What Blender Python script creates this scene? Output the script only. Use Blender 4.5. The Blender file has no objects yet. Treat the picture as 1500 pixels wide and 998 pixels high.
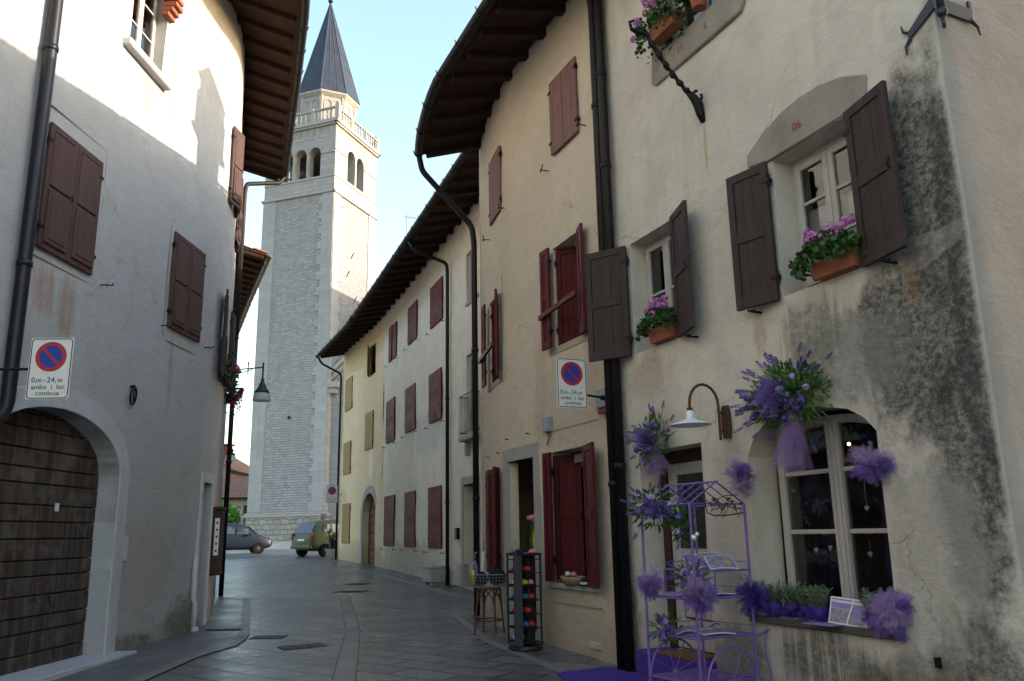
import bpy, bmesh, math, random
from mathutils import Vector, Matrix, noise
from mathutils.geometry import delaunay_2d_cdt

rng = random.Random(7)
PI = math.pi
rad = math.radians
scene = bpy.context.scene
COL = scene.collection

# ------------------------------------------------------------------ camera, sky, sun
PITCH, ROLL, EYE = rad(13.2), rad(1.08), 1.55
cam_data = bpy.data.cameras.new("camera")
cam_data.sensor_width = 36.0
cam_data.lens = 29.0
cam_data.clip_start = 0.05
cam_data.clip_end = 3000
cam = bpy.data.objects.new("camera", cam_data)
COL.objects.link(cam)
_up = Vector((0, -math.sin(PITCH), math.cos(PITCH)))
_fw = Vector((0, math.cos(PITCH), math.sin(PITCH)))
_rt = Vector((1, 0, 0))
_cr = _rt * math.cos(ROLL) - _up * math.sin(ROLL)
_cu = _rt * math.sin(ROLL) + _up * math.cos(ROLL)
cam.matrix_world = Matrix(((_cr.x, _cu.x, -_fw.x, 0), (_cr.y, _cu.y, -_fw.y, 0), (_cr.z, _cu.z, -_fw.z, EYE), (0, 0, 0, 1)))
scene.camera = cam

SUN_AZ, SUN_EL = rad(97.0), rad(17.0)          # azimuth clockwise from +Y
world = bpy.data.worlds.new("World")
scene.world = world
world.use_nodes = True
wn = world.node_tree.nodes
wl = world.node_tree.links
bg = wn["Background"]
sky = wn.new("ShaderNodeTexSky")
sky.sky_type = 'NISHITA'
sky.sun_disc = False
sky.sun_elevation = SUN_EL
sky.sun_rotation = SUN_AZ
sky.altitude = 200
sky.air_density = 1.5
sky.dust_density = 2.0
sky.ozone_density = 1.5
wl.new(sky.outputs[0], bg.inputs[0])
bg.inputs[1].default_value = 0.15
sun_data = bpy.data.lights.new("sun", 'SUN')
sun_data.energy = 2.0
sun_data.angle = rad(0.5)
sun_data.color = (1.0, 0.87, 0.69)
sun = bpy.data.objects.new("sun", sun_data)
COL.objects.link(sun)
_s = Vector((math.cos(SUN_EL) * math.sin(SUN_AZ), math.cos(SUN_EL) * math.cos(SUN_AZ), math.sin(SUN_EL)))
sun.rotation_euler = _s.to_track_quat('Z', 'Y').to_euler()
sun.location = (20, -5, 30)
scene.view_settings.view_transform = 'Standard'
scene.view_settings.look = 'None'
scene.view_settings.gamma = 1.0
scene.view_settings.use_curve_mapping = False
scene.view_settings.exposure = 1.92
scene.cycles.transparent_max_bounces = 24

# ------------------------------------------------------------------ object helpers
WM = {}


def tag(o, label=None, cat=None, group=None, kind=None):
    if label: o["label"] = label
    if cat: o["category"] = cat
    if group: o["group"] = group
    if kind: o["kind"] = kind
    return o


def thing(name, label, cat, F=None, group=None):
    o = bpy.data.objects.new(name, None)
    o.empty_display_size = 0.2
    COL.objects.link(o)
    F = F or Matrix()
    o.matrix_world = F
    WM[o.name] = F.copy()
    return tag(o, label, cat, group)


def place(o, F, parent=None):
    WM[o.name] = F.copy()
    if parent is not None:
        o.parent = parent
        o.matrix_local = WM[parent.name].inverted() @ F
    else:
        o.matrix_world = F
    return o


class B:
    """collects shapes into one mesh"""
    def __init__(s):
        s.bm = bmesh.new()
        s.uv = None

    def add(s, vs, fs):
        v = [s.bm.verts.new(p) for p in vs]
        for f in fs:
            try:
                s.bm.faces.new([v[i] for i in f])
            except ValueError:
                pass
        return v

    def box(s, x0, x1, y0, y1, z0, z1, M=None):
        ps = [Vector((x, y, z)) for z in (z0, z1) for y in (y0, y1) for x in (x0, x1)]
        if M is not None: ps = [M @ p for p in ps]
        s.add(ps, [(0, 2, 3, 1), (4, 5, 7, 6), (0, 1, 5, 4), (2, 6, 7, 3), (0, 4, 6, 2), (1, 3, 7, 5)])
        return s

    def poly(s, pts):
        s.add(pts, [tuple(range(len(pts)))])
        return s

    def prism(s, poly, y0, y1, M=None):
        """polygon in x,z (counter-clockwise seen from -y) extruded from y0 (front) to y1"""
        n = len(poly)
        ps = [Vector((x, y0, z)) for x, z in poly] + [Vector((x, y1, z)) for x, z in poly]
        if M is not None: ps = [M @ p for p in ps]
        s.add(ps, [tuple(range(n)), tuple(range(2 * n - 1, n - 1, -1))] + [((i + 1) % n, i, n + i, n + (i + 1) % n) for i in range(n)])
        return s

    def band(s, outer, inner, y0, y1, closed=False):
        """a strip between two equally long polylines in x,z, with thickness"""
        n = len(outer)
        vs = []
        for (a, b) in zip(outer, inner):
            vs += [(a[0], y0, a[1]), (b[0], y0, b[1]), (b[0], y1, b[1]), (a[0], y1, a[1])]
        fs = []
        m = n if closed else n - 1
        for i in range(m):
            k, l = 4 * i, 4 * ((i + 1) % n)
            for e in range(4):
                fs.append((k + e, k + (e + 1) % 4, l + (e + 1) % 4, l + e))
        if not closed:
            fs += [(0, 3, 2, 1), (4 * n - 4, 4 * n - 3, 4 * n - 2, 4 * n - 1)]
        s.add(vs, fs)
        return s

    def tube(s, pts, r, n=8, cap=True):
        pts = [Vector(p) for p in pts]
        rs = r if isinstance(r, (list, tuple)) else [r] * len(pts)
        rings = []
        prev = None
        for i, p in enumerate(pts):
            a = pts[max(i - 1, 0)]
            b = pts[min(i + 1, len(pts) - 1)]
            d = (b - a)
            d = d.normalized() if d.length > 1e-9 else Vector((0, 0, 1))
            if prev is None:
                ref = Vector((0, 0, 1)) if abs(d.z) < .9 else Vector((1, 0, 0))
                u = d.cross(ref).normalized()
            else:
                u = (prev - d * prev.dot(d))
                u = u.normalized() if u.length > 1e-6 else d.orthogonal().normalized()
            prev = u
            w = d.cross(u)
            rings.append([s.bm.verts.new(p + (u * math.cos(2 * PI * k / n) + w * math.sin(2 * PI * k / n)) * rs[i]) for k in range(n)])
        for ra, rb in zip(rings, rings[1:]):
            for k in range(n):
                s.bm.faces.new((ra[k], ra[(k + 1) % n], rb[(k + 1) % n], rb[k]))
        if cap:
            s.bm.faces.new(list(reversed(rings[0])))
            s.bm.faces.new(rings[-1])
        return s

    def lathe(s, prof, n=16, M=None, cap=True):
        rings = []
        for (r, z) in prof:
            ring = []
            for k in range(n):
                p = Vector((r * math.cos(2 * PI * k / n), r * math.sin(2 * PI * k / n), z))
                if M is not None: p = M @ p
                ring.append(s.bm.verts.new(p))
            rings.append(ring)
        for ra, rb in zip(rings, rings[1:]):
            for k in range(n):
                s.bm.faces.new((ra[k], ra[(k + 1) % n], rb[(k + 1) % n], rb[k]))
        if cap:
            s.bm.faces.new(list(reversed(rings[0])))
            s.bm.faces.new(rings[-1])
        return s

    def ball(s, c, rx, ry=None, rz=None, n=10, m=6, M=None):
        ry = rx if ry is None else ry
        rz = rx if rz is None else rz
        prof = []
        c = Vector(c)
        T = Matrix.Translation(c) @ Matrix.Diagonal((rx, ry, rz, 1))
        if M is not None: T = M @ T
        s.lathe([(max(1e-3, math.sin(PI * i / m)), -math.cos(PI * i / m)) for i in range(m + 1)], n, T)
        return s

    def done(s, name, mat, parent=None, F=None, smooth=False, bevel=0, uvs=None, recalc=True, seg=1):
        if recalc:
            bmesh.ops.recalc_face_normals(s.bm, faces=s.bm.faces)
        me = bpy.data.meshes.new(name)
        s.bm.to_mesh(me)
        s.bm.free()
        if smooth:
            for p in me.polygons: p.use_smooth = True
        if mat is not None: me.materials.append(mat)
        o = bpy.data.objects.new(name, me)
        COL.objects.link(o)
        if bevel:
            b = o.modifiers.new("bevel", 'BEVEL')
            b.width = bevel
            b.segments = seg
            b.limit_method = 'ANGLE'
            b.angle_limit = rad(40)
        F = F if F is not None else (WM[parent.name] if parent is not None else Matrix())
        return place(o, F, parent)


def copy_tree(o, parent=None):
    c = o.copy()
    COL.objects.link(c)
    if parent is not None: c.parent = parent
    for ch in list(o.children):
        copy_tree(ch, c)
    return c


# ------------------------------------------------------------------ node materials
class N:
    def __init__(s, name):
        s.m = bpy.data.materials.new(name)
        s.m.use_nodes = True
        s.t = s.m.node_tree
        s.b = s.t.nodes["Principled BSDF"]
        s.out = s.t.nodes["Material Output"]

    def new(s, typ, **kw):
        n = s.t.nodes.new("ShaderNode" + typ)
        for k, v in kw.items():
            if k.startswith("i_"):
                key = k[2:]
                key = int(key) if key.isdigit() else key.replace("_", " ")
                s.set(n.inputs[key], v)
            else:
                setattr(n, k, v)
        return n

    def set(s, sock, v):
        if hasattr(v, "is_output") or isinstance(v, bpy.types.NodeSocket):
            s.t.links.new(v, sock)
        elif isinstance(v, (tuple, list)):
            if len(v) == 3 and sock.type == 'RGBA': v = (*v, 1)
            sock.default_value = v
        else:
            sock.default_value = v

    def P(s, **kw):
        for k, v in kw.items():
            s.set(s.b.inputs[k.replace("_", " ")], v)
        return s.m

    def coord(s, which="Object"):
        return s.new("TexCoord").outputs[which]

    def uv(s):
        return s.new("UVMap", uv_map="facade").outputs[0]

    def scale(s, vec, sc, loc=(0, 0, 0), rot=(0, 0, 0)):
        return s.new("Mapping", i_Vector=vec, i_Scale=sc, i_Location=loc, i_Rotation=rot).outputs[0]

    def noise(s, vec, sc, detail=5, rough=.55, dist=0):
        n = s.new("TexNoise", i_Scale=sc, i_Detail=detail, i_Roughness=rough, i_Distortion=dist)
        if vec is not None: s.set(n.inputs["Vector"], vec)
        return n.outputs[0]

    def ramp(s, f, a, b, lo=0., hi=1.):
        return s.new("MapRange", i_Value=f, i_From_Min=a, i_From_Max=b, i_To_Min=lo, i_To_Max=hi).outputs[0]

    def math(s, op, a, b=0.):
        n = s.new("Math", operation=op)
        s.set(n.inputs[0], a)
        s.set(n.inputs[1], b)
        return n.outputs[0]

    def mix(s, f, a, b, mode='MIX'):
        n = s.new("Mix", data_type='RGBA', blend_type=mode)
        s.set(n.inputs[0], f)
        s.set(n.inputs[6], a)
        s.set(n.inputs[7], b)
        return n.outputs[2]

    def bump(s, h, strength=.3, dist=.01, normal=None):
        n = s.new("Bump", i_Strength=strength, i_Distance=dist, i_Height=h)
        if normal is not None: s.set(n.inputs["Normal"], normal)
        return n.outputs[0]

    def island(s):
        return s.new("NewGeometry").outputs["Random Per Island"]

    def hsv(s, c, h=.5, sat=1., v=1.):
        return s.new("HueSaturation", i_Color=c, i_Hue=h, i_Saturation=sat, i_Value=v).outputs[0]


def plaster(name, c1, c2, c3, stains_and_glints=(), streak=.25, dirt=(.3, .26, .2), base_h=.7, base_off=0., bump=.5, side_from=None, side_col=None, white=0.):
    """lime plaster seen in metres (u along the wall, v up); stains = (u, v, radius u, radius v, colour, strength, threshold, scale)"""
    n = N(name)
    c1, c2, c3 = [tuple(x * .90 for x in c) for c in (c1, c2, c3)]
    side_col = tuple(x * .86 for x in side_col) if side_col else None
    uv = n.uv()
    big = n.noise(n.scale(uv, (.55, .55, 1)), 1.0, 5, .6, .4)
    mid = n.noise(n.scale(uv, (1, 1, 1), (5, 3, 0)), 2.3, 7, .65, .2)
    fine = n.noise(n.scale(uv, (1, 1, 1)), 40, 4, .7)
    col = n.mix(n.ramp(big, .38, .62), c1, c2)
    col = n.mix(n.ramp(mid, .48, .72, 0, .75), col, c3)
    st = n.noise(n.scale(uv, (5.5, .28, 1), (2, 0, 0)), 1.0, 6, .6)
    col = n.mix(n.ramp(st, .54, .8, 0, streak), col, dirt)
    spk = n.noise(n.scale(uv, (1, 1, 1), (9, 2, 0)), 17, 5, .75)
    col = n.mix(n.ramp(spk, .62, .78, 0, .35), col, dirt)
    sep = n.new("SeparateXYZ", i_Vector=uv)
    if base_h:
        hb = n.ramp(n.math('ADD', sep.outputs[1], n.ramp(mid, 0, 1, -.9, .9)), base_off + base_h * .15, base_off + base_h, .6, 0.)
        col = n.mix(hb, col, tuple(x * .75 for x in dirt))
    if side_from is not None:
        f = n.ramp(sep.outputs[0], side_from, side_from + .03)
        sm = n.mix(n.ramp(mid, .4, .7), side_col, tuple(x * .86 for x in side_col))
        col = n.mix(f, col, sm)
    for (u, v, ru, rv, c, k, th, sc) in stains_and_glints:
        d = n.scale(uv, (1 / ru, 1 / rv, 0), (-u / ru, -v / rv, 0))
        ln = n.new("VectorMath", operation='LENGTH', i_0=d).outputs["Value"]
        fall = n.ramp(ln, .35, 1.0, 1, 0)
        tex = n.noise(n.scale(uv, (sc[0], sc[1], 1), (u, v, 0)), 1.0, 10, .68, .5)
        f = n.ramp(n.math('ADD', n.math('MULTIPLY', fall, .45), tex), th - .03, th + .22, 0, k)
        f = n.math('MULTIPLY', f, n.ramp(fall, 0, .45))
        f = n.math('MULTIPLY', f, n.ramp(n.math('ADD', spk, n.math('MULTIPLY', fine, .35)), .42, .78, .42, 1.05))
        if side_from is not None:
            f = n.math('MULTIPLY', f, n.ramp(sep.outputs[0], side_from - .04, side_from + .01, 1, .12))
        col = n.mix(f, col, c)
    wv = n.new("VectorMath", operation='ADD', i_0=uv, i_1=n.new("CombineXYZ", i_X=n.ramp(mid, 0, 1, -.35, .35), i_Y=n.ramp(big, 0, 1, -.35, .35)).outputs[0]).outputs[0]
    vo = n.new("TexVoronoi", feature='DISTANCE_TO_EDGE', i_Vector=wv, i_Scale=.55)
    crack = n.math('MULTIPLY', n.ramp(vo.outputs["Distance"], .0, .007, 1, 0), n.ramp(n.noise(n.scale(uv, (.5, .5, 1), (7, 7, 0)), 1., 3, .5), .52, .60, 0, .55))
    col = n.mix(crack, col, tuple(x * .55 for x in dirt))
    patch = n.noise(n.scale(uv, (.8, .9, 1), (11, 4, 0)), 1.0, 3, .45, .3)
    col = n.mix(n.ramp(patch, .585, .60, 0, .22), col, c3)
    trowel = n.noise(n.scale(uv, (1, 1.5, 1)), 6, 6, .6, .6)
    h = n.math('ADD', n.math('MULTIPLY', trowel, 1.6), n.math('MULTIPLY', fine, .35))
    h = n.math('ADD', h, n.math('MULTIPLY', mid, 1.2))
    return n.P(Base_Color=col, Roughness=.93, Specular_IOR_Level=.2, Normal=n.bump(h, bump, .02))


def painted_wood(name, c, wear=(.3, .25, .22), worn=.25, rough=.6):
    n = N(name)
    o = n.coord()
    g = n.noise(n.scale(o, (14, 14, .9)), 1.5, 6, .6)
    p = n.noise(o, 3.2, 5, .6)
    col = n.mix(n.ramp(g, .3, .7, 0, .6), c, tuple(x * .62 for x in c))
    q = n.noise(n.scale(o, (9, 9, .5), (3, 1, 0)), 1.2, 5, .6)
    col = n.mix(n.ramp(q, .45, .75, 0, worn * .7), col, wear)
    col = n.mix(n.ramp(p, .50, .78, 0, worn), col, wear)
    return n.P(Base_Color=col, Roughness=n.ramp(p, .3, .7, rough - .05, rough + .2), Specular_IOR_Level=.2, Normal=n.bump(g, .25, .004))


def plain(name, c, rough=.6, metal=0., var=.25, sc=8., spec=.4, bump=0.):
    n = N(name)
    o = n.coord()
    p = n.noise(o, sc, 5, .65)
    col = n.mix(n.ramp(p, .3, .75), c, tuple(x * (1 - var) for x in c))
    kw = dict(Base_Color=col, Roughness=rough, Metallic=metal, Specular_IOR_Level=spec)
    if bump: kw["Normal"] = n.bump(p, bump, .01)
    return n.P(**kw)


def leafy(name, c, c2, trans=.25, rough=.5):
    n = N(name)
    r = n.island()
    col = n.mix(r, c, c2)
    tr = n.new("BsdfTranslucent", i_Color=col)
    n.P(Base_Color=col, Roughness=rough, Specular_IOR_Level=.3)
    mx = n.new("MixShader", i_0=trans)
    n.t.links.new(n.b.outputs[0], mx.inputs[1])
    n.t.links.new(tr.outputs[0], mx.inputs[2])
    n.t.links.new(mx.outputs[0], n.out.inputs[0])
    return n.m


def tulle_mat(name, c, c2, alpha=.45):
    n = N(name)
    r = n.island()
    col = n.mix(r, c, c2)
    d = n.new("BsdfDiffuse", i_Color=col)
    tl = n.new("BsdfTranslucent", i_Color=col)
    m1 = n.new("MixShader", i_0=.45)
    n.t.links.new(d.outputs[0], m1.inputs[1])
    n.t.links.new(tl.outputs[0], m1.inputs[2])
    tp = n.new("BsdfTransparent")
    m2 = n.new("MixShader", i_0=alpha)
    n.t.links.new(tp.outputs[0], m2.inputs[1])
    n.t.links.new(m1.outputs[0], m2.inputs[2])
    n.t.links.new(m2.outputs[0], n.out.inputs[0])
    return n.m


def glass_mat(name, tint=(.75, .8, .82)):
    n = N(name)
    fr = n.new("Fresnel", i_IOR=1.5)
    tp = n.new("BsdfTransparent", i_Color=tint)
    gl = n.new("BsdfGlossy", i_Color=(1, 1, 1), i_Roughness=.02)
    w = n.noise(n.coord(), 1.6, 2, .5)
    n.set(gl.inputs["Normal"], n.bump(w, .06, .02))
    mx = n.new("MixShader", i_0=n.math('ADD', fr.outputs[0], .04))
    n.t.links.new(tp.outputs[0], mx.inputs[1])
    n.t.links.new(gl.outputs[0], mx.inputs[2])
    n.t.links.new(mx.outputs[0], n.out.inputs[0])
    return n.m


def masonry(name, c1, c2, mortar, bw, rh, bump=.5, msize=.012, off=.5, patch=None, wobble=.05):
    n = N(name)
    uv = n.uv()
    wob = n.noise(uv, 2.2, 3, .5)
    wv = n.new("VectorMath", operation='ADD', i_0=uv, i_1=n.new("CombineXYZ", i_X=n.ramp(wob, 0, 1, -wobble, wobble), i_Y=n.ramp(wob, 0, 1, wobble * .6, -wobble * .6)).outputs[0]).outputs[0]
    br = n.new("TexBrick", offset=off, i_Vector=wv, i_Color1=c1, i_Color2=c2, i_Mortar=mortar, i_Scale=1.0, i_Mortar_Size=msize, i_Mortar_Smooth=.4, i_Bias=0., i_Brick_Width=bw, i_Row_Height=rh)
    p = n.noise(uv, .35, 6, .65)
    q = n.noise(uv, 7, 6, .7)
    st = n.noise(n.scale(uv, (1.6, .08, 1)), 1, 5, .6)
    col = n.mix(n.ramp(p, .38, .68, 0, .55), br.outputs[0], patch or tuple(x * .8 for x in c1))
    col = n.mix(n.ramp(q, .5, .8, 0, .3), col, tuple(x * .6 for x in c2))
    col = n.mix(n.ramp(st, .5, .8, 0, .35), col, tuple(x * .6 for x in c2))
    h = n.math('ADD', n.math('MULTIPLY', br.outputs[1], -1.), n.math('MULTIPLY', q, .5))
    return n.P(Base_Color=col, Roughness=.9, Specular_IOR_Level=.25, Normal=n.bump(h, bump, .03))


MOLD = (.046, .045, .042)
GREY = (.2, .19, .17)
RUST = (.30, .15, .06)
M = {}
M['lav_plaster'] = plaster("lavender house plaster", (.70, .645, .54), (.63, .58, .49), (.53, .49, .42),
    stains_and_glints=[(4.80, 4.1, .42, 1.4, MOLD, .92, .62, (3.2, 1.6)), (4.55, 2.9, .8, 1.0, MOLD, .92, .60, (3., 1.7)), (3.9, 2.9, .8, .55, GREY, .75, .60, (5, 2.6)),
            (4.85, 1.8, .42, 1.2, MOLD, .9, .62, (3.0, 2.4)), (4.75, .5, .7, .7, MOLD, .8, .66, (3.6, 3.)), (4.3, .25, .7, .6, MOLD, .8, .62, (4, 3.4)),
            (4.5, 1.4, .55, .8, (.34, .32, .28), .7, .55, (6, 4)), (5.05, 3.2, .22, 2.6, MOLD, .85, .6, (5, 2.2)),
            (3.55, 3.22, .62, .5, (.16, .16, .12), .8, .70, (11, .9)), (3.3, .5, .95, .42, (.05, .05, .04), .8, .74, (13, .5)), (3.9, .35, .6, .4, (.05, .05, .04), .6, .72, (5, 2.5)),
            (3.0, 2.62, .5, .3, GREY, .5, .66, (8, 3)), (1.0, 3.3, .6, .45, RUST, .45, .70, (4, 1.0)), (2.31, 5.55, .04, .45, (.42, .27, .09), .6, .62, (20, .5)),
            (4.6, 3.35, .10, .3, RUST, .4, .72, (9, 1)), (2.9, 3.3, .15, .3, RUST, .4, .7, (9, 1)), (2.3, 1.6, .5, 1.2, (.4, .36, .3), .6, .62, (4, 2)),
            (.3, .5, .35, .9, (.13, .12, .10), .8, .68, (4, 3)), (2.2, .35, .6, .5, (.16, .15, .13), .7, .66, (5, 4))],
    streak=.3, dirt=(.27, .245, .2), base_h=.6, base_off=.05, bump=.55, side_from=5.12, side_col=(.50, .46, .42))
M['red_plaster'] = plaster("red shutter house plaster", (.72, .61, .47), (.66, .56, .43), (.59, .50, .39),
    stains_and_glints=[(-2.6, 1.0, 2.5, .9, (.34, .28, .2), .6, .66, (2.5, 2.5)), (-1.0, .5, 1.3, .5, (.42, .36, .28), .7, .6, (4, 3)), (-1.0, 3.3, 1.6, .9, (.44, .38, .29), .6, .6, (3, 3)),
            (-1.9, 3.6, .3, 1.2, (.4, .3, .2), .4, .68, (9, .7)), (-.3, 4.0, .4, .9, (.42, .33, .22), .4, .66, (8, 1)), (-1.1, 8.7, 2.4, .6, (.5, .42, .3), .6, .6, (2, 2))],
    streak=.2, dirt=(.36, .29, .2), base_h=.6, base_off=.15)
M['white_plaster'] = plaster("white house plaster", (.86, .745, .60), (.79, .68, .55), (.67, .59, .48),
    stains_and_glints=[(-4.5, .9, 5, .7, (.40, .36, .28), .7, .6, (1.5, 2.2)), (-2.5, 4.6, 4, .9, (.48, .46, .42), .5, .6, (2, 1.5)), (-5, 9.2, 6, .7, (.5, .46, .38), .6, .55, (1.5, 2)),
            (-8.6, 4.3, .4, .9, (.82, .78, .68), .7, .55, (4, .6)), (-4.1, 4.35, .14, .7, (.82, .78, .68), .7, .5, (4, .6))],  # pale streaks under the windows: reflected sunlight painted into the wall colour
    streak=.3, dirt=(.36, .34, .3), base_h=.7, base_off=.35)
M['yellow_plaster'] = plaster("yellow house plaster", (.86, .66, .42), (.79, .605, .39), (.68, .54, .37),
    stains_and_glints=[(-13, .9, 5, .7, (.42, .34, .2), .7, .6, (1.5, 2.2)), (-11.2, 4.4, .4, .9, (.85, .78, .6), .7, .5, (4, .6)), (-12, 9, 5, .6, (.5, .4, .22), .6, .55, (1.5, 2))],  # the pale entry is light thrown back by windows, put into the colour
    streak=.25, dirt=(.38, .3, .18), base_h=.7, base_off=.5)
M['left_plaster'] = plaster("left house plaster", (.49, .49, .495), (.45, .447, .445), (.41, .40, .385),
    stains_and_glints=[(-2.05, 4.45, .35, .5, RUST, .6, .70, (8, .5)), (-1.6, 4.35, .28, .7, RUST, .6, .72, (9, .45)), (1.25, 4.1, .10, 1.1, (.34, .2, .1), .5, .62, (9, .4)),
            (-.1, 8.1, .3, .5, (.45, .32, .2), .5, .62, (8, 1)), (.9, 1.2, 1.6, 1.1, (.36, .31, .24), .6, .62, (2.5, 2.2)), (2.3, .35, .9, .5, (.12, .13, .08), .8, .66, (4, 4)),
            (1.4, 2.6, 1.8, 1.2, (.42, .39, .34), .5, .6, (2, 2)), (.6, .15, 1.2, .22, (.10, .11, .06), .85, .68, (5, 6))],
    streak=.2, dirt=(.36, .32, .26), base_h=.5, base_off=.1)
M['far_plaster'] = plaster("far house plaster", (.58, .50, .36), (.52, .46, .36), (.46, .42, .34), streak=.2)
M['grey_plaster'] = plaster("grey gable plaster", (.42, .38, .33), (.38, .35, .31), (.34, .31, .27), streak=.3)
M['stone'] = None


def stone_mat(name, c, dark=.7, sc=30):
    n = N(name)
    o = n.coord()
    a = n.noise(o, 2.4, 7, .65)
    b = n.noise(o, sc, 5, .7)
    col = n.mix(n.ramp(a, .35, .68), c, tuple(x * dark for x in c))
    col = n.mix(n.ramp(b, .5, .75, 0, .5), col, tuple(x * .55 for x in c))
    return n.P(Base_Color=col, Roughness=.88, Specular_IOR_Level=.25, Normal=n.bump(n.math('ADD', a, n.math('MULTIPLY', b, .6)), .5, .012))


M['stone'] = stone_mat("grey lintel stone", (.33, .30, .25))
M['white_stone'] = stone_mat("pale portal stone", (.53, .52, .53), .85, 18)
M['door_stone'] = stone_mat("grey door stone", (.40, .385, .35), .85)
M['dark_stone'] = stone_mat("dark sill stone", (.10, .09, .08))
M['planter_stone'] = stone_mat("cast stone", (.44, .42, .38))
M['tower_brick'] = masonry("tower limestone blocks", (.39, .373, .363), (.285, .272, .265), (.19, .182, .176), .40, .19, .8, .016, patch=(.31, .30, .293))
M['tower_quoin'] = masonry("tower corner blocks", (.40, .387, .377), (.34, .33, .32), (.25, .24, .235), 1.1, .62, .4, .012)
M['tower_smooth'] = masonry("belfry ashlar", (.385, .365, .345), (.32, .303, .288), (.21, .20, .19), .9, .34, .45, .012)
M['rubble'] = masonry("rubble plinth", (.40, .365, .32), (.28, .255, .225), (.18, .165, .145), .62, .36, 1., .045, wobble=.3)
M['trim_stone'] = stone_mat("tower trim stone", (.40, .375, .345), .8, 6)
M['brown_shutter'] = painted_wood("brown shutter paint", (.052, .034, .033), (.105, .078, .07), .4)
M['left_shutter'] = painted_wood("mauve brown shutter paint", (.098, .052, .046), (.16, .10, .085), .35)
M['red_shutter'] = painted_wood("dark red shutter paint", (.088, .007, .009), (.12, .018, .018), .25, .55)
M['faded_red'] = painted_wood("faded red shutter paint", (.115, .014, .018), (.16, .038, .038), .35, .55)
M['pink_shutter'] = painted_wood("faded pink shutter paint", (.25, .135, .125), (.32, .20, .18), .4, .7)
M['far_red'] = painted_wood("plank red shutter paint", (.120, .012, .011), (.155, .030, .026), .35, .6)
M['ochre_shutter'] = painted_wood("ochre shutter paint", (.32, .19, .06), (.36, .28, .15), .3, .6)
M['dark_wood'] = painted_wood("dark eave timber", (.040, .021, .014), (.08, .045, .03), .4, .8)
M['eave_board'] = painted_wood("eave boards", (.045, .022, .014), (.10, .055, .035), .5, .85)
M['door_wood'] = painted_wood("weathered door planks", (.062, .045, .034), (.19, .16, .138), .8, .85)
M['arch_door'] = painted_wood("brown door planks", (.12, .055, .03), (.22, .14, .09), .4, .7)
M['white_wood'] = painted_wood("cream window paint", (.50, .46, .43), (.38, .34, .3), .3, .5)
M['board_wood'] = painted_wood("notice board wood", (.055, .03, .02), (.09, .06, .04), .3)
M['stool_wood'] = painted_wood("stool wood", (.11, .045, .02), (.2, .1, .05), .3, .4)
M['gutter'] = plain("brown gutter metal", (.020, .017, .015), .6, .3, .35)
M['pipe_dark'] = plain("dark downpipe metal", (.014, .011, .010), .5, .3, .3)
M['pipe_blue'] = plain("painted downpipe", (.012, .011, .016), .4, .2, .3)
M['pipe_tan'] = plain("tan downpipe metal", (.16, .125, .09), .4, .6, .3)
M['iron'] = plain("black iron", (.018, .017, .018), .5, .6, .3)
M['anchor_iron'] = plain("blue grey iron", (.045, .055, .068), .45, .5, .4)
M['rusty'] = plain("rusty iron", (.11, .055, .03), .8, .3, .4)
M['glass'] = glass_mat("window glass")
M['lace'] = plain("lace curtain", (.55, .55, .54), .9, 0, .25, 60)
M['room'] = plain("dark room", (.05, .045, .04), .9)
M['terracotta'] = plain("terracotta", (.34, .115, .055), .8, 0, .3)
M['brick_red'] = plain("red brick", (.36, .11, .065), .85, 0, .35, 20)
M['leaf'] = leafy("geranium leaf", (.030, .085, .022), (.065, .15, .035))
M['leaf_light'] = leafy("bright leaf", (.035, .10, .018), (.11, .22, .04))
M['bush_leaf'] = leafy("bush leaf", (.10, .26, .03), (.18, .38, .06), .35)
M['lav_leaf'] = leafy("lavender leaf", (.10, .15, .085), (.17, .22, .13))
M['pink_petal'] = leafy("pink petal", (.62, .20, .55), (.74, .38, .66), .3)
M['magenta_petal'] = leafy("magenta petal", (.34, .02, .16), (.5, .06, .26), .3)
M['lav_petal'] = leafy("lavender petal", (.085, .05, .27), (.20, .13, .45), .2)
M['pale_petal'] = leafy("pale lilac petal", (.40, .36, .66), (.62, .58, .72), .3)
M['tulle'] = tulle_mat("purple tulle", (.17, .10, .46), (.40, .28, .62), .27)
M['tulle_pink'] = tulle_mat("lilac tulle", (.44, .31, .60), (.68, .52, .70), .25)
M['tulle_deep'] = tulle_mat("deep purple tulle", (.10, .06, .34), (.17, .11, .44), .34)
M['purple_iron'] = plain("purple painted iron", (.19, .12, .38), .4, .1, .2)
M['carpet'] = plain("purple carpet", (.085, .05, .30), .95, 0, .25, 90, .1, .5)
M['coir'] = plain("coir doormat", (.22, .12, .045), .95, 0, .4, 60, .1, .6)
M['paper'] = plain("white paper", (.72, .71, .74), .7, 0, .08)
M['lilac_paper'] = plain("lilac print", (.30, .24, .52), .6, 0, .3, 14)
M['photo_print'] = plain("photo print", (.42, .36, .44), .5, 0, .75, 26)
M['peach_print'] = plain("peach print", (.65, .36, .22), .5, 0, .3, 20)
M['white_paint'] = plain("white enamel", (.74, .76, .78), .35, 0, .06)
M['sign_white'] = plain("sign white", (.70, .70, .67), .45, 0, .08)
M['sign_red'] = plain("sign red", (.42, .03, .03), .4, 0, .1)
M['sign_blue'] = plain("sign blue", (.02, .05, .32), .4, 0, .1)
M['sign_black'] = plain("sign black", (.02, .02, .022), .5)
M['faint_red'] = plain("faded red paint", (.32, .09, .06), .8)
M['grey_box'] = plain("grey painted box", (.33, .35, .38), .5, 0, .2)
M['red_lens'] = plain("red lens", (.30, .04, .02), .25)
M['black_plastic'] = plain("black plastic", (.02, .02, .024), .45)
M['black_cloth'] = plain("black cloth", (.015, .014, .016), .95)
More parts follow.
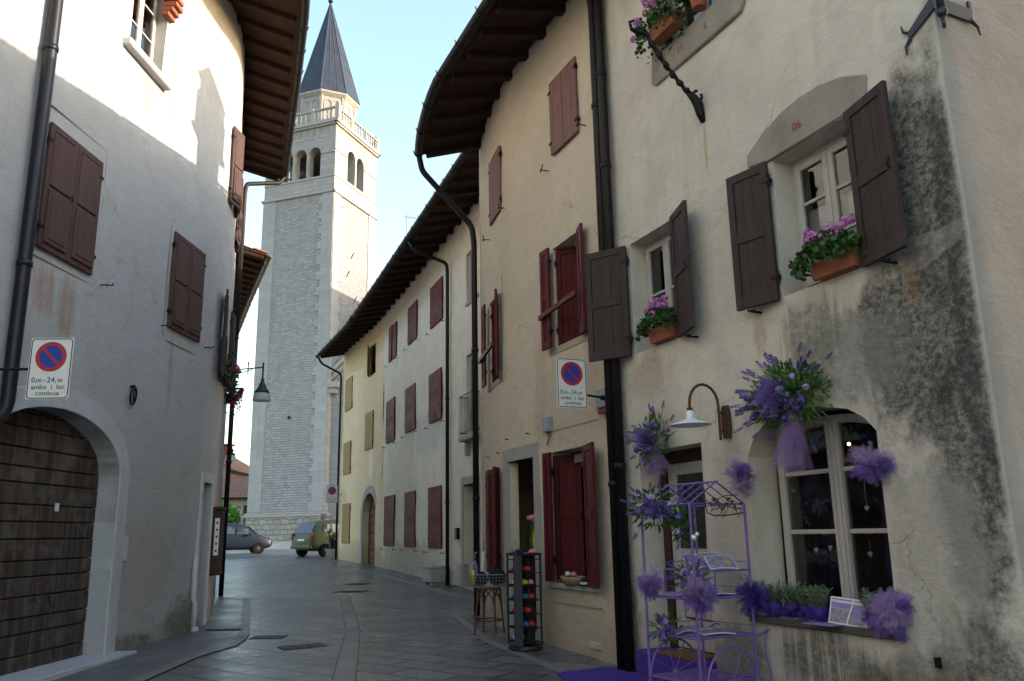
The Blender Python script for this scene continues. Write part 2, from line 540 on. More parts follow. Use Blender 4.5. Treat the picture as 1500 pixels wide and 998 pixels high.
M['grey_post'] = plain("dark grey laminate", (.055, .058, .066), .5)
M['wire'] = plain("wire basket", (.34, .35, .36), .4, .7)
M['wicker'] = plain("wicker", (.36, .26, .12), .8, 0, .5, 40)
for nm, c in dict(red=(.55, .035, .03), pink=(.66, .22, .34), blue=(.04, .12, .40), purple=(.2, .1, .36), white=(.66, .64, .62), yellow=(.58, .48, .06), teal=(.03, .2, .25)).items():
    M['cloth_' + nm] = plain(nm + " cloth", c, .85, 0, .25)
M['silver'] = plain("silver bead", (.7, .7, .72), .25, .6)
M['tyre'] = plain("tyre rubber", (.012, .012, .013), .95, 0, .2, 8, .1)
M['rim'] = plain("wheel rim", (.07, .072, .076), .6, .1)
M['tail_light'] = plain("tail light", (.32, .02, .02), .2)
M['car_glass'] = N("car glass").P(Base_Color=(.03, .04, .045), Roughness=.06, Specular_IOR_Level=.8)
M['bulb'] = N("warm bulb").P(Base_Color=(1, .7, .3), Emission_Color=(1, .62, .2), Emission_Strength=6.)


def car_paint(name, c):
    return N(name).P(Base_Color=c, Roughness=.5, Metallic=0., Specular_IOR_Level=.25, Coat_Weight=.12, Coat_Roughness=.15)


M['car_green'] = car_paint("pale green car paint", (.085, .098, .046))
M['car_blue'] = car_paint("dark blue car paint", (.008, .014, .030))


def tile_mat():
    n = N("clay roof tiles")
    uv = n.uv()
    sx = n.new("SeparateXYZ", i_Vector=uv)
    w = n.math('SINE', n.math('MULTIPLY', sx.outputs[0], 2 * PI / .22))
    row = n.math('FRACT', n.math('MULTIPLY', sx.outputs[1], 1 / .36))
    p = n.noise(n.scale(uv, (4.5, 2.8, 1)), 1., 3, .7)
    q = n.noise(uv, .8, 5, .6)
    col = n.mix(n.ramp(p, .3, .7), (.34, .145, .085), (.20, .095, .065))
    col = n.mix(n.ramp(q, .5, .75, 0, .5), col, (.26, .21, .16))
    h = n.math('ADD', w, n.math('MULTIPLY', row, .8))
    return n.P(Base_Color=col, Roughness=.9, Normal=n.bump(h, .9, .05))


M['tiles'] = tile_mat()


def spire_mat():
    n = N("spire sheet metal")
    o = n.coord()
    p = n.noise(n.scale(o, (1, 1, .4)), 2., 5, .6)
    col = n.mix(n.ramp(p, .35, .7), (.05, .062, .082), (.035, .044, .06))
    return n.P(Base_Color=col, Roughness=.5, Metallic=.45, Specular_IOR_Level=.4)


M['spire'] = spire_mat()


def paving_mat():
    n = N("street paving slabs")
    o = n.coord()
    r = n.scale(o, (1, 1, 1), (0, 0, 0), (0, 0, rad(36)))
    br = n.new("TexBrick", offset=.5, i_Vector=r, i_Color1=(.175, .178, .188), i_Color2=(.085, .087, .095), i_Mortar=(.022, .022, .024), i_Scale=1., i_Mortar_Size=.026, i_Mortar_Smooth=.2, i_Bias=0., i_Brick_Width=.78, i_Row_Height=.42)
    a = n.noise(o, .35, 6, .65)
    b = n.noise(o, 5, 6, .7)
    c = n.noise(o, 60, 3, .6)
    col = n.mix(n.ramp(a, .35, .7, 0, .55), br.outputs[0], (.088, .088, .092))
    col = n.mix(n.ramp(b, .52, .8, 0, .4), col, (.20, .198, .20))
    rough = n.math('ADD', n.ramp(a, .3, .7, .20, .42), n.ramp(b, .3, .8, -.06, .16))
    h = n.math('ADD', n.math('MULTIPLY', br.outputs[1], -2.2), n.math('ADD', n.math('MULTIPLY', b, .6), n.math('MULTIPLY', c, .15)))
    return n.P(Base_Color=col, Roughness=rough, Specular_IOR_Level=.5, Normal=n.bump(h, .55, .012))


M['paving'] = paving_mat()


def slab_mat(name, c, bw=1.0, rh=.5, rot=0., rough=.45):
    n = N(name)
    o = n.coord()
    r = n.scale(o, (1, 1, 1), (0, 0, 0), (0, 0, rot))
    br = n.new("TexBrick", offset=.5, i_Vector=r, i_Color1=c, i_Color2=tuple(x * .82 for x in c), i_Mortar=tuple(x * .35 for x in c), i_Scale=1., i_Mortar_Size=.007, i_Mortar_Smooth=.3, i_Bias=0., i_Brick_Width=bw, i_Row_Height=rh)
    a = n.noise(o, 1.2, 6, .65)
    b = n.noise(o, 40, 4, .6)
    col = n.mix(n.ramp(a, .4, .7, 0, .5), br.outputs[0], tuple(x * .65 for x in c))
    h = n.math('ADD', n.math('MULTIPLY', br.outputs[1], -1.), n.math('MULTIPLY', b, .3))
    return n.P(Base_Color=col, Roughness=n.ramp(a, .3, .7, rough - .1, rough + .15), Normal=n.bump(h, .5, .01))


M['side_slab'] = slab_mat("side slabs", (.145, .146, .152), .95, .55, rad(85), .38)
M['strip_slab'] = slab_mat("centre strip slabs", (.22, .20, .185), 1.4, 3.0, rad(100), .5)
M['steps'] = slab_mat("pale step stone", (.5, .48, .45), 1.8, .6, rad(20), .8)
M['manhole'] = plain("cast iron cover", (.045, .043, .042), .55, .4, .4, 40, .4, .5)

# ------------------------------------------------------------------ street level and facades
def gz(Y):
    return .02 * (Y - 8) if Y < 50 else .84


class Fac:
    """a facade line on the ground; t runs to the right when one faces the wall"""
    def __init__(s, pts, org, sharp=()):
        s.p = [Vector(q) for q in pts]
        s.cum = [0.]
        for a, b in zip(s.p, s.p[1:]): s.cum.append(s.cum[-1] + (b - a).length)
        best = None
        org = Vector(org)
        for i, (a, b) in enumerate(zip(s.p, s.p[1:])):
            d = b - a
            u = max(0, min(1, (org - a).dot(d) / d.length_squared))
            e = (a + d * u - org).length
            if best is None or e < best[0]: best = (e, s.cum[i] + u * d.length)
        s.off = best[1]
        s.sharp = sharp
        s.dirs = [(b - a).normalized() for a, b in zip(s.p, s.p[1:])]
        s.t0, s.t1 = -s.off, s.cum[-1] - s.off

    def at(s, t, out=0.):
        """point and rightward direction at t, moved `out` metres towards the street"""
        c = t + s.off
        i = 0
        while i < len(s.dirs) - 1 and c > s.cum[i + 1]: i += 1
        r = s.dirs[i]
        p = s.p[i] + r * (c - s.cum[i])
        L = s.cum[i + 1] - s.cum[i]
        w = min(.45, L / 2)
        if i > 0 and i not in s.sharp and c - s.cum[i] < w:
            k = .5 + .5 * (c - s.cum[i]) / w
            r = (s.dirs[i - 1] * (1 - k) + r * k).normalized()
        elif i < len(s.dirs) - 1 and (i + 1) not in s.sharp and s.cum[i + 1] - c < w:
            k = .5 + .5 * (s.cum[i + 1] - c) / w
            r = (s.dirs[i + 1] * (1 - k) + r * k).normalized()
        F = Vector((-r.y, r.x))
        return p - F * out, r, F

    def fr(s, t, z, out=0., yaw=0.):
        """frame: x right, y into the wall, z up"""
        p, r, F = s.at(t, out)
        m = Matrix(((r.x, F.x, 0, p.x), (r.y, F.y, 0, p.y), (0, 0, 1, z), (0, 0, 0, 1)))
        return m @ Matrix.Rotation(yaw, 4, 'Z') if yaw else m

    def z(s, t):
        return gz(s.at(t)[0].y)


def rect(t0, t1, z0, z1):
    return [(t0, z0), (t1, z0), (t1, z1), (t0, z1)]


def arc_pts(cx, cz, rx, rz, a0, a1, n):
    return [(cx + rx * math.cos(a0 + (a1 - a0) * i / n), cz + rz * math.sin(a0 + (a1 - a0) * i / n)) for i in range(n + 1)]


def arched(t0, t1, z0, zs, za, n=14):
    """opening with a (half-elliptic) arch: springing zs, apex za"""
    c, rx = (t0 + t1) / 2, (t1 - t0) / 2
    return [(t0, z0), (t1, z0)] + arc_pts(c, zs, rx, za - zs, 0, PI, n)


def dense(poly, step):
    out = []
    n = len(poly)
    for i in range(n):
        a, b = Vector(poly[i]), Vector(poly[(i + 1) % n])
        k = max(1, int((b - a).length / step))
        for j in range(k): out.append(tuple(a + (b - a) * j / k))
    return out


def inside(poly, x, y):
    c = False
    n = len(poly)
    for i in range(n):
        (x0, y0), (x1, y1) = poly[i], poly[(i + 1) % n]
        if (y0 > y) != (y1 > y) and x < (x1 - x0) * (y - y0) / (y1 - y0) + x0: c = not c
    return c


def wall_mesh(b, fac, outline, holes, step=.3, rough=.012, creases=(), seed=0.):
    """a wall sheet with real openings; holes = [(polygon, reveal depth)]"""
    uvl = b.bm.loops.layers.uv.get("facade") or b.bm.loops.layers.uv.new("facade")
    verts, edges = [], []

    def loop(poly):
        k = len(verts)
        verts.extend(poly)
        edges.extend([(k + i, k + (i + 1) % len(poly)) for i in range(len(poly))])
        return list(range(k, k + len(poly)))
    loop(dense(outline, step))
    hl = [dense(h, step) for h, _ in holes]
    for h in hl: loop(h)
    ts = [p[0] for p in outline]
    zs = [p[1] for p in outline]
    nt = int((max(ts) - min(ts)) / step)
    nz = int((max(zs) - min(zs)) / step)

    def near(p):
        for h in hl:
            xs = [q[0] for q in h]
            ys = [q[1] for q in h]
            if min(xs) - .06 < p[0] < max(xs) + .06 and min(ys) - .06 < p[1] < max(ys) + .06: return True
        return False
    for i in range(1, nt):
        for j in range(1, nz):
            p = (min(ts) + (max(ts) - min(ts)) * i / nt, min(zs) + (max(zs) - min(zs)) * j / nz)
            if not near(p) and not any(abs(p[0] - c) < .08 for c in creases): verts.append(p)
    for c in creases:
        k = len(verts)
        m = int((max(zs) - min(zs)) / step)
        for j in range(m + 1): verts.append((c, min(zs) + .001 + (max(zs) - min(zs) - .002) * j / m))
        edges.extend([(k + j, k + j + 1) for j in range(m)])
    vo, eo, fo, *_ = delaunay_2d_cdt([Vector(v) for v in verts], edges, [], 1, 1e-4)

    def pos(t, z, inn=0.):
        p, r, F = fac.at(t)
        d = noise.noise(Vector((t * .55 + seed, z * .55, 3.1))) * rough * 2 + noise.noise(Vector((t * 1.9 + seed, z * 1.9, 1.3))) * rough
        q = p + F * (inn + d)
        return Vector((q.x, q.y, z))
    bv = [b.bm.verts.new(pos(v.x, v.y)) for v in vo]
    for f in fo:
        cx, cz = sum(vo[i].x for i in f) / len(f), sum(vo[i].y for i in f) / len(f)
        if any(inside(h, cx, cz) for h in hl): continue
        try:
            fc = b.bm.faces.new([bv[i] for i in f])
        except ValueError:
            continue
        fc.smooth = True
        for lp, i in zip(fc.loops, f): lp[uvl].uv = (vo[i].x, vo[i].y)
    for h, (poly, depth) in zip(hl, holes):
        if depth <= 0: continue
        n = len(h)
        # reveals follow the wall's direction at the middle of the opening, so the window frame fits
        fr_ = [pos(t, z) for t, z in h]
        bk = []
        for t, z in h:
            q = fac.at(t)
            bk.append(Vector((q[0].x + q[2].x * depth, q[0].y + q[2].y * depth, z)))
        va = [b.bm.verts.new(p) for p in fr_]
        vb = [b.bm.verts.new(p) for p in bk]
        for i in range(n):
            j = (i + 1) % n
            fc = b.bm.faces.new((va[i], vb[i], vb[j], va[j]))
            us = [(h[i][0], h[i][1]), (h[i][0] + depth * .7, h[i][1] + depth * .7), (h[j][0] + depth * .7, h[j][1] + depth * .7), (h[j][0], h[j][1])]
            for lp, u in zip(fc.loops, us): lp[uvl].uv = u


def shell_mesh(b, fac, t0, t1, z0, z1, depth, ridge=None, left=True, right=True):
    """end walls and back wall closing a house; ridge=(distance in, height) adds gables"""
    uvl = b.bm.loops.layers.uv.get("facade") or b.bm.loops.layers.uv.new("facade")
    pl, rl, Fl = fac.at(t0)
    pr, rr, Fr = fac.at(t1)

    def P(p, F, d, z): return Vector((p.x + F.x * d, p.y + F.y * d, z))

    def face(pts, uv):
        fc = b.bm.faces.new([b.bm.verts.new(q) for q in pts])
        for lp, u in zip(fc.loops, uv): lp[uvl].uv = u
    for on, p, F, sgn in ((left, pl, Fl, 1), (right, pr, Fr, -1)):
        if not on: continue
        prof = [(0, z0), (depth, z0), (depth, z1)] + ([ridge] if ridge else []) + [(0, z1)]
        if sgn > 0: prof = prof[::-1]
        face([P(p, F, d, z) for d, z in prof], [(d + 40, z) for d, z in prof])
    a, c = P(pl, Fl, depth, z0), P(pr, Fr, depth, z0)
    L = (a - c).length
    face([c, a, P(pl, Fl, depth, z1), P(pr, Fr, depth, z1)], [(0, z0), (L, z0), (L, z1), (0, z1)])


def floor_slab(T, fac, t0, t1, z, depth):
    """a storey's floor inside the house"""
    n = max(2, int((t1 - t0) / .5))
    pts = [fac.at(t0 + (t1 - t0) * i / n, -.46)[0] for i in range(n + 1)]
    pts += [fac.at(t1, -depth + .1)[0], fac.at(t0, -depth + .1)[0]]
    b = B()
    m = len(pts)
    b.add([(p.x, p.y, z) for p in pts] + [(p.x, p.y, z + .2) for p in pts], [tuple(range(m)), tuple(range(2 * m - 1, m - 1, -1))] + [(i, (i + 1) % m, m + (i + 1) % m, m + i) for i in range(m)])
    b.done('floor', M['room'], T, Matrix())


def shutter(T, F, w, h, style, mat, iron=None, hinge_at=0, catch=True, label=None):
    """one leaf; F at the hinge foot, x along the leaf"""
    b = B()
    th = .042
    if style == 'framed':
        st, mid = .075, h * .51
        for x0, x1 in ((0, st), (w - st, w)): b.box(x0, x1, -th / 2, th / 2, 0, h)
        for z0, z1 in ((0, .11), (mid - .05, mid + .05), (h - .085, h)): b.box(st, w - st, -th / 2 + .001, th / 2 - .001, z0, z1)
        for z0, z1 in ((.11, mid - .05), (mid + .05, h - .085)):
            k = 3 if w > .4 else 2
            pw = (w - 2 * st) / k
            for i in range(k):
                b.box(st + i * pw + .004, st + (i + 1) * pw - .004, -.008, .008, z0, z1)
            b.box(st, w - st, -.003, .003, z0, z1)
    elif style == 'panel':
        st, mid = .075, h * .47
        for x0, x1 in ((0, st), (w - st, w)): b.box(x0, x1, -th / 2, th / 2, 0, h)
        for z0, z1 in ((0, .10), (mid - .04, mid + .04), (h - .085, h)): b.box(st, w - st, -th / 2 + .001, th / 2 - .001, z0, z1)
        b.box(st, w - st, -.006, .006, .1, h - .085)
        b.box(st + .035, w - st - .035, -.016, .016, mid + .075, h - .12)
        b.box(st - .02, w - st + .02, -th / 2 - .026, th / 2 + .026, .075, mid - .005)
        b.box(st - .01, w - st + .01, -th / 2 - .012, th / 2 + .012, mid + .05, h - .10)
        b.box(st + .035, w - st - .035, -th / 2 - .036, th / 2 + .036, .13, mid - .06)
    else:
        k = max(2, int(w / .13))
        pw = w / k
        for i in range(k): b.box(i * pw + .003, (i + 1) * pw - .003, -th / 2, th / 2, 0, h)
        b.box(.002, w - .002, -th / 2 + .008, th / 2 - .008, .002, h - .002)
    o = b.done('shutter', mat, T, F, bevel=.006)
    if label: o["label"] = label
    for z in (.16 * h, .86 * h):
        hb = B()
        hb.box(-.025, .05, -th / 2 - .008, -th / 2 + .001, z - .02, z + .02)
        hb.box(-.025, .05, th / 2 - .001, th / 2 + .008, z - .02, z + .02)
        hb.tube([(-.012, 0, z - .055), (-.012, 0, z + .055)], .013, 6)
        hb.done('hinge', iron or M['iron'], o, F)
    if catch and style != 'plank':
        hb = B()
        hb.tube([(w * .93, -th / 2, h * .5 - .05), (w * .93, -th / 2 - .025, h * .5), (w * .93, -th / 2, h * .5 + .05)], .008, 5)
        hb.done('catch', iron or M['iron'], o, F)
    return o


def shutter_pair(T, fac, t0, t1, z0, z1, style, mat, al, ar, out=.03, wl=None, wr=None, lab=None):
    """both leaves of a window; al/ar = opening angle of each in degrees (0 shut, 175 back on the wall)"""
    w = (t1 - t0) / 2
    if al is not None: shutter(T, fac.fr(t0, z0, out, -rad(al)), (wl or w) - .004, z1 - z0, style, mat, label=lab)
    if ar is not None: shutter(T, fac.fr(t1, z0, out, PI + rad(ar)), (wr or w) - .004, z1 - z0, style, mat, label=lab)


def holdfast(T, F):
    """little iron shutter dog on the wall"""
    b = B()
    p = [F @ Vector(q) for q in ((0, .02, 0), (0, -.10, 0), (.0, -.12, .0), (.07, -.13, .01), (.09, -.13, .045))]
    b.tube(p, .009, 5)
    b.tube([F @ Vector((-.03, -.115, -.02)), F @ Vector((0, -.115, 0))], .012, 5)
    b.done('shutter_dog', M['iron'], T, Matrix())


def window(T, fac, t0, t1, z0, z1, depth, bars=(.5,), fw=.055, curtain=None, poly=None, mull=0, mat=None):
    """two-leaf casement with glazing bars, set back in the reveal"""
    w, h = t1 - t0, z1 - z0
    F = fac.fr((t0 + t1) / 2, z0, -depth)
    mat = mat or M['white_wood']
    b = B()
    hw = w / 2
    b.box(-hw, -hw + fw, -.03, .05, 0, h).box(hw - fw, hw, -.03, .05, 0, h)
    b.box(-hw + fw, hw - fw, -.03, .05, 0, fw).box(-hw + fw, hw - fw, -.03, .05, h - fw, h)
    fr_ = b.done('window', mat, T, F, bevel=.006)
    tag(fr_)
    b = B()
    g = B()
    for s in (-1, 1):
        x0, x1 = (-hw + fw + .004, -.003) if s < 0 else (.003, hw - fw - .004)
        zz0, zz1 = fw + .004, h - fw - .004
        b.box(x0, x0 + fw, -.055, -.012, zz0, zz1).box(x1 - fw, x1, -.055, -.012, zz0, zz1)
        b.box(x0 + fw, x1 - fw, -.054, -.013, zz0, zz0 + fw * 1.2).box(x0 + fw, x1 - fw, -.054, -.013, zz1 - fw, zz1)
        for q in bars:
            zq = zz0 + (zz1 - zz0) * q
            b.box(x0 + fw, x1 - fw, -.050, -.018, zq - .014, zq + .014)
        g.poly([(x0 + fw, -.03, zz0 + fw), (x1 - fw, -.03, zz0 + fw), (x1 - fw, -.03, zz1 - fw), (x0 + fw, -.03, zz1 - fw)])
    b.done('casement', mat, fr_, F, bevel=.004)
    g.done('pane', M['glass'], fr_, F, recalc=False)
    if curtain:
        c = B()
        n = 30
        vs = []
        for i in range(n + 1):
            x = -hw + fw + (w - 2 * fw) * i / n
            y = .07 + .012 * math.sin(i * 1.9)
            vs += [(x, y, fw), (x, y, h * curtain)]
        c.add(vs, [(2 * i, 2 * i + 2, 2 * i + 3, 2 * i + 1) for i in range(n)])
        c.done('curtain', M['lace'], fr_, F, smooth=True)
    return fr_


def roof(T, fac, t0, t1, zw, over, drop, depth, ridge_in, ridge_z, rafter=.62, gutter_mat=None, step=.35, rw=.14, rh=.19, verge=0., noraf=False, inn=.35):
    """tiled roof with boarded soffit, rafter tails and half-round gutter following the facade line"""
    b = B()
    uvl = b.bm.loops.layers.uv.new("facade")
    n = max(1, int((t1 - t0) / step))
    tt = [t0 + (t1 - t0) * i / n for i in range(n + 1)]
    ze = zw - drop
    prof = [(over, ze + .20), (0, zw + .24), (-ridge_in, ridge_z + .22), (-depth - over * .6, zw - .1)]
    rows = []
    for t in tt:
        row = []
        for (o_, z) in prof:
            q = fac.at(t, o_)[0]
            row.append(b.bm.verts.new((q.x, q.y, z)))
        rows.append(row)
    for i in range(n):
        for k in range(len(prof) - 1):
            fc = b.bm.faces.new((rows[i][k], rows[i + 1][k], rows[i + 1][k + 1], rows[i][k + 1]))
            d = [0, over, over + ridge_in, over + ridge_in + depth]
            for lp, u in zip(fc.loops, ((tt[i], d[k]), (tt[i + 1], d[k]), (tt[i + 1], d[k + 1]), (tt[i], d[k + 1]))): lp[uvl].uv = u
    rf = b.done('roof', M['tiles'], T, Matrix(), recalc=False)
    s = B()
    vs = []
    for t in tt:
        for o_, z in ((over + .02, ze + .13), (-inn, zw + .13 + .06 * inn / .35), (-inn, zw + .17 + .06 * inn / .35), (over + .02, ze + .19)):
            q = fac.at(t, o_)[0]
            vs.append((q.x, q.y, z))
    fs = []
    for i in range(n):
        for e in range(4): fs.append((4 * i + e, 4 * i + (e + 1) % 4, 4 * i + 4 + (e + 1) % 4, 4 * i + 4 + e))
    fs += [(0, 1, 2, 3), (4 * n, 4 * n + 3, 4 * n + 2, 4 * n + 1)]
    s.add(vs, fs)
    s.done('soffit', M['eave_board'], rf, Matrix())
    if not noraf:
        m = int((t1 - t0 - .2) / rafter)
        for i in range(m + 1):
            t = t0 + .1 + (t1 - t0 - .2) * i / max(m, 1)
            F = fac.fr(t, zw)
            sl = math.atan2(drop - .06, over)
            R = F @ Matrix.Rotation(sl, 4, 'X')
            r = B()
            L = over / math.cos(sl)
            hh = rh
            r.prism([(-rw / 2, .15 - hh), (rw / 2, .15 - hh), (rw / 2, .17), (-rw / 2, .17)], -L + .08 + rng.uniform(-.03, .03), max(.3, inn - .05))
            r.done('rafter', M['dark_wood'], rf, R, bevel=.012)
        f = B()
        for a, c in zip(tt, tt[1:]):
            p, q = fac.at(a, over - .02)[0], fac.at(c, over - .02)[0]
            f.add([(p.x, p.y, ze + .03), (q.x, q.y, ze + .03), (q.x, q.y, ze + .14), (p.x, p.y, ze + .14)], [(0, 1, 2, 3)])
    g = B()
    R = .085
    prev = None
    for t in tt:
        ring = []
        for k in range(9):
            a = PI * k / 8
            q = fac.at(t, over + .10 - R * math.cos(a))[0]
            ring.append(g.bm.verts.new((q.x, q.y, ze + .15 - R * math.sin(a))))
        for k in range(8, -1, -1):
            a = PI * k / 8
            q = fac.at(t, over + .10 - (R - .008) * math.cos(a))[0]
            ring.append(g.bm.verts.new((q.x, q.y, ze + .15 - (R - .008) * math.sin(a))))
        if prev:
            for k in range(len(ring)): g.bm.faces.new((prev[k], prev[(k + 1) % len(ring)], ring[(k + 1) % len(ring)], ring[k]))
        else:
            g.bm.faces.new(ring[:9])
        prev = ring
    g.bm.faces.new(prev[:9])
    m = int((t1 - t0) / .8)
    for i in range(m + 1):
        F = fac.fr(t0 + .05 + (t1 - t0 - .1) * i / max(m, 1), ze + .15, over + .10)
        pts = [F @ Vector((0, (R + .006) * math.cos(a), -(R + .006) * math.sin(a))) for a in [PI * k / 8 for k in range(9)]]
        pts.append(F @ Vector((0, -R - .02, .035)))
        g.tube(pts, .011, 4)
    g.done('gutter', gutter_mat or M['gutter'], rf, Matrix(), smooth=True)
    # a row of round tile ends along the eave
    e = B()
    m = int((t1 - t0) / .21)
    for i in range(m):
        F = fac.fr(t0 + .1 + i * .21, ze + .22, over + .02)
        sl = math.atan2(drop + .04, over)
        Q = F @ Matrix.Rotation(sl, 4, 'X')
        vs = []
        for y, s_ in ((-.03, 1), (.42, .82)):
            for k in range(6):
                a = PI * k / 5
                vs.append(Q @ Vector((.085 * s_ * math.cos(a), y, .075 * s_ * math.sin(a))))
        e.add(vs, [(k, k + 1, 7 + k, 6 + k) for k in range(5)])
    e.done('eave_tiles', M['terracotta'], rf, Matrix(), recalc=False)
    return rf


def downpipe(T, pts, r, mat, name='downpipe', joints=()):
    b = B()
    # round the bends
    P = [Vector(p) for p in pts]
    out = [P[0]]
    for a, c, d in zip(P, P[1:], P[2:]):
        u, v = (c - a).normalized(), (d - c).normalized()
        k = min(.14, (c - a).length / 3, (d - c).length / 3)
        for i in range(5):
            s_ = i / 4
            out.append((c - u * k) * (1 - s_) ** 2 + c * 2 * s_ * (1 - s_) + (c + v * k) * s_ ** 2)
    out.append(P[-1])
    b.tube(out, r, 12)
    for (x, y, z) in joints:
        b.lathe([(r + .002, -.035), (r + .012, -.03), (r + .012, .03), (r + .002, .035)], 12, Matrix.Translation((x, y, z)))
    return b.done(name, mat, T, Matrix(), smooth=True)


def lettering(parent, F, lines, mat, name='lettering', depth=.0015):
    """lines = [(text, x, z, height)], centred"""
    b = B()
    for (txt, x, z, size) in lines:
        cu = bpy.data.curves.new("text", 'FONT')
        cu.body = txt
        cu.size = size
        cu.align_x = 'CENTER'
        cu.resolution_u = 2
        to = bpy.data.objects.new("text", cu)
        COL.objects.link(to)
        me = bpy.data.meshes.new_from_object(to.evaluated_get(bpy.context.evaluated_depsgraph_get()))
        bpy.data.objects.remove(to)
        vs = [(x + v.co.x, 0, z + v.co.y) for v in me.vertices]
        b.add(vs, [tuple(p.vertices) for p in me.polygons])
        bpy.data.meshes.remove(me)
    bmesh.ops.recalc_face_normals(b.bm, faces=b.bm.faces)
    o = b.done(name, mat, parent, F, recalc=False)
    so = o.modifiers.new("thick", 'SOLIDIFY')
    so.thickness = depth
    so.offset = 0
    return o


# ------------------------------------------------------------------ the ground
def sheet(name, poly, mat, lift, step=.5, thick=0., kind='structure'):
    verts = []
    edges = []
    d = dense(poly, step)
    verts.extend(d)
    edges = [(i, (i + 1) % len(d)) for i in range(len(d))]
    vo, eo, fo, *_ = delaunay_2d_cdt([Vector(v) for v in verts], edges, [], 4, 1e-4)
    b = B()
    bv = [b.bm.verts.new((v.x, v.y, gz(v.y) + lift)) for v in vo]
    for f in fo:
        try: b.bm.faces.new([bv[i] for i in f])
        except ValueError: pass
    if thick:
        n = len(d)
        top = [b.bm.verts.new((x, y, gz(y) + lift)) for x, y in d]
        bot = [b.bm.verts.new((x, y, gz(y) + lift - thick)) for x, y in d]
        for i in range(n): b.bm.faces.new((bot[i], bot[(i + 1) % n], top[(i + 1) % n], top[i]))
    o = b.done(name, mat, None, Matrix(), recalc=False)
    return tag(o, kind=kind)


g = B()
rows = [-700, -60, -20, 0, 10, 20, 30, 40, 50, 70, 120, 300, 900]
cols = [-900, -60, -20, 0, 20, 60, 900]
vs = [(x, y, gz(max(y, -60))) for y in rows for x in cols]
nc = len(cols)
g.add(vs, [(j * nc + i, j * nc + i + 1, (j + 1) * nc + i + 1, (j + 1) * nc + i) for j in range(len(rows) - 1) for i in range(nc - 1)])
tag(g.done('street', M['paving'], None, Matrix(), recalc=False), kind='structure')

FR = Fac([(-.6, 15.5), (-.55, 15.15), (-.47, 14.65), (-.37, 14.15), (-.22, 13.55), (-.05, 12.94), (3.226, 5.505), (10.9, 8.89)], (1.16, 10.19), sharp=(6,))
FW = Fac([(-7.95, 38.0), (-5.42, 32.3), (-3.33, 26.8), (-1.71, 22.43), (.55, 16.3)], (-1.71, 22.43))
FL = Fac([(-6.58, -12), (-5.336, 13.0), (-5.28, 13.9), (-5.30, 14.5), (-5.4, 15.1), (-5.55, 15.65), (-7.06, 20.1), (-7.19, 20.5)], (-5.42, 11.4))

# raised side paving on the left with its kerb, bands in the street, covers
kerb = [(-4.13, 2.0), (-4.13, 9.81), (-4.13, 11.36), (-4.0, 12.0), (-3.95, 12.26), (-4.02, 12.9), (-4.15, 13.46), (-4.75, 15.4), (-6.06, 19.6)]
inner = [(-6.9, 19.9), (-5.5, 15.4), (-5.3, 14.4), (-5.33, 13.0), (-5.45, 11.5), (-5.75, 2.0)]
sheet('side_pavement', kerb + inner, M['side_slab'], .012, .5, .03)
kin = [(x - .17, y) for x, y in kerb]
sheet('kerb', kerb + kin[::-1], M['strip_slab'], .018, .5, .035)
sheet('paving_band_joint', [(-1.757, 8.0), (-1.757, 9.54), (-2.457, 13.62), (-3.887, 20.02), (-4.133, 20.06), (-2.703, 13.65), (-2.033, 9.56), (-2.033, 8.0)], M['manhole'], .002)
sheet('paving_band', [(-1.77, 8.0), (-1.77, 9.54), (-2.47, 13.61), (-3.9, 20.0), (-4.12, 20.04), (-2.69, 13.64), (-2.02, 9.56), (-2.02, 8.0)], M['strip_slab'], .004)
sheet('gutter_band', [(-1.2, 15.6), (-.5, 12.3), (.40, 9.9), (1.2, 8.0), (1.35, 8.1), (.55, 10.0), (-.36, 12.35), (-1.06, 15.6)], M['strip_slab'], .004)
sheet('gutter_band', [(-4.9, 27.9), (-2.9, 23.0), (-1.2, 18.5), (-1.0, 18.6), (-2.7, 23.1), (-4.7, 28.0)], M['strip_slab'], .004)


def cover(x, y, w, h, rot, label, lift=.008, grp=None):
    b = B()
    b.box(-w / 2, w / 2, -h / 2, h / 2, -.03, .0)
    for i in range(int(w / .07)):
        xx = -w / 2 + .05 + i * .07
        b.box(xx, xx + .03, -h / 2 + .03, h / 2 - .03, 0, .004)
    F = Matrix.Translation((x, y, gz(y) + lift)) @ Matrix.Rotation(rot, 4, 'Z') @ Matrix.Rotation(math.atan(.02), 4, 'X')
    return tag(b.done('manhole_cover', M['manhole'], None, F), label, 'manhole cover', grp)


cover(-2.98, 12.1, .62, .36, rad(30), 'dark rectangular iron cover set askew left of the centre band in the street')
cover(-3.75, 13.1, .50, .34, rad(0), 'grey iron cover set flush in the street just off the left kerb')
cover(-4.05, 20.9, .75, .45, rad(-15), 'iron cover at the far end of the centre band')
cover(-4.3, 23.2, .6, .5, rad(-15), 'iron cover farther up the street beyond the centre band')
cover(-4.72, 13.95, .56, .12, rad(0), 'narrow drain grate in the side pavement by the left house', .026)
cover(-1.35, 21.85, .85, .42, rad(-20), 'dark mat-like grille in front of the stone framed door of the white house')

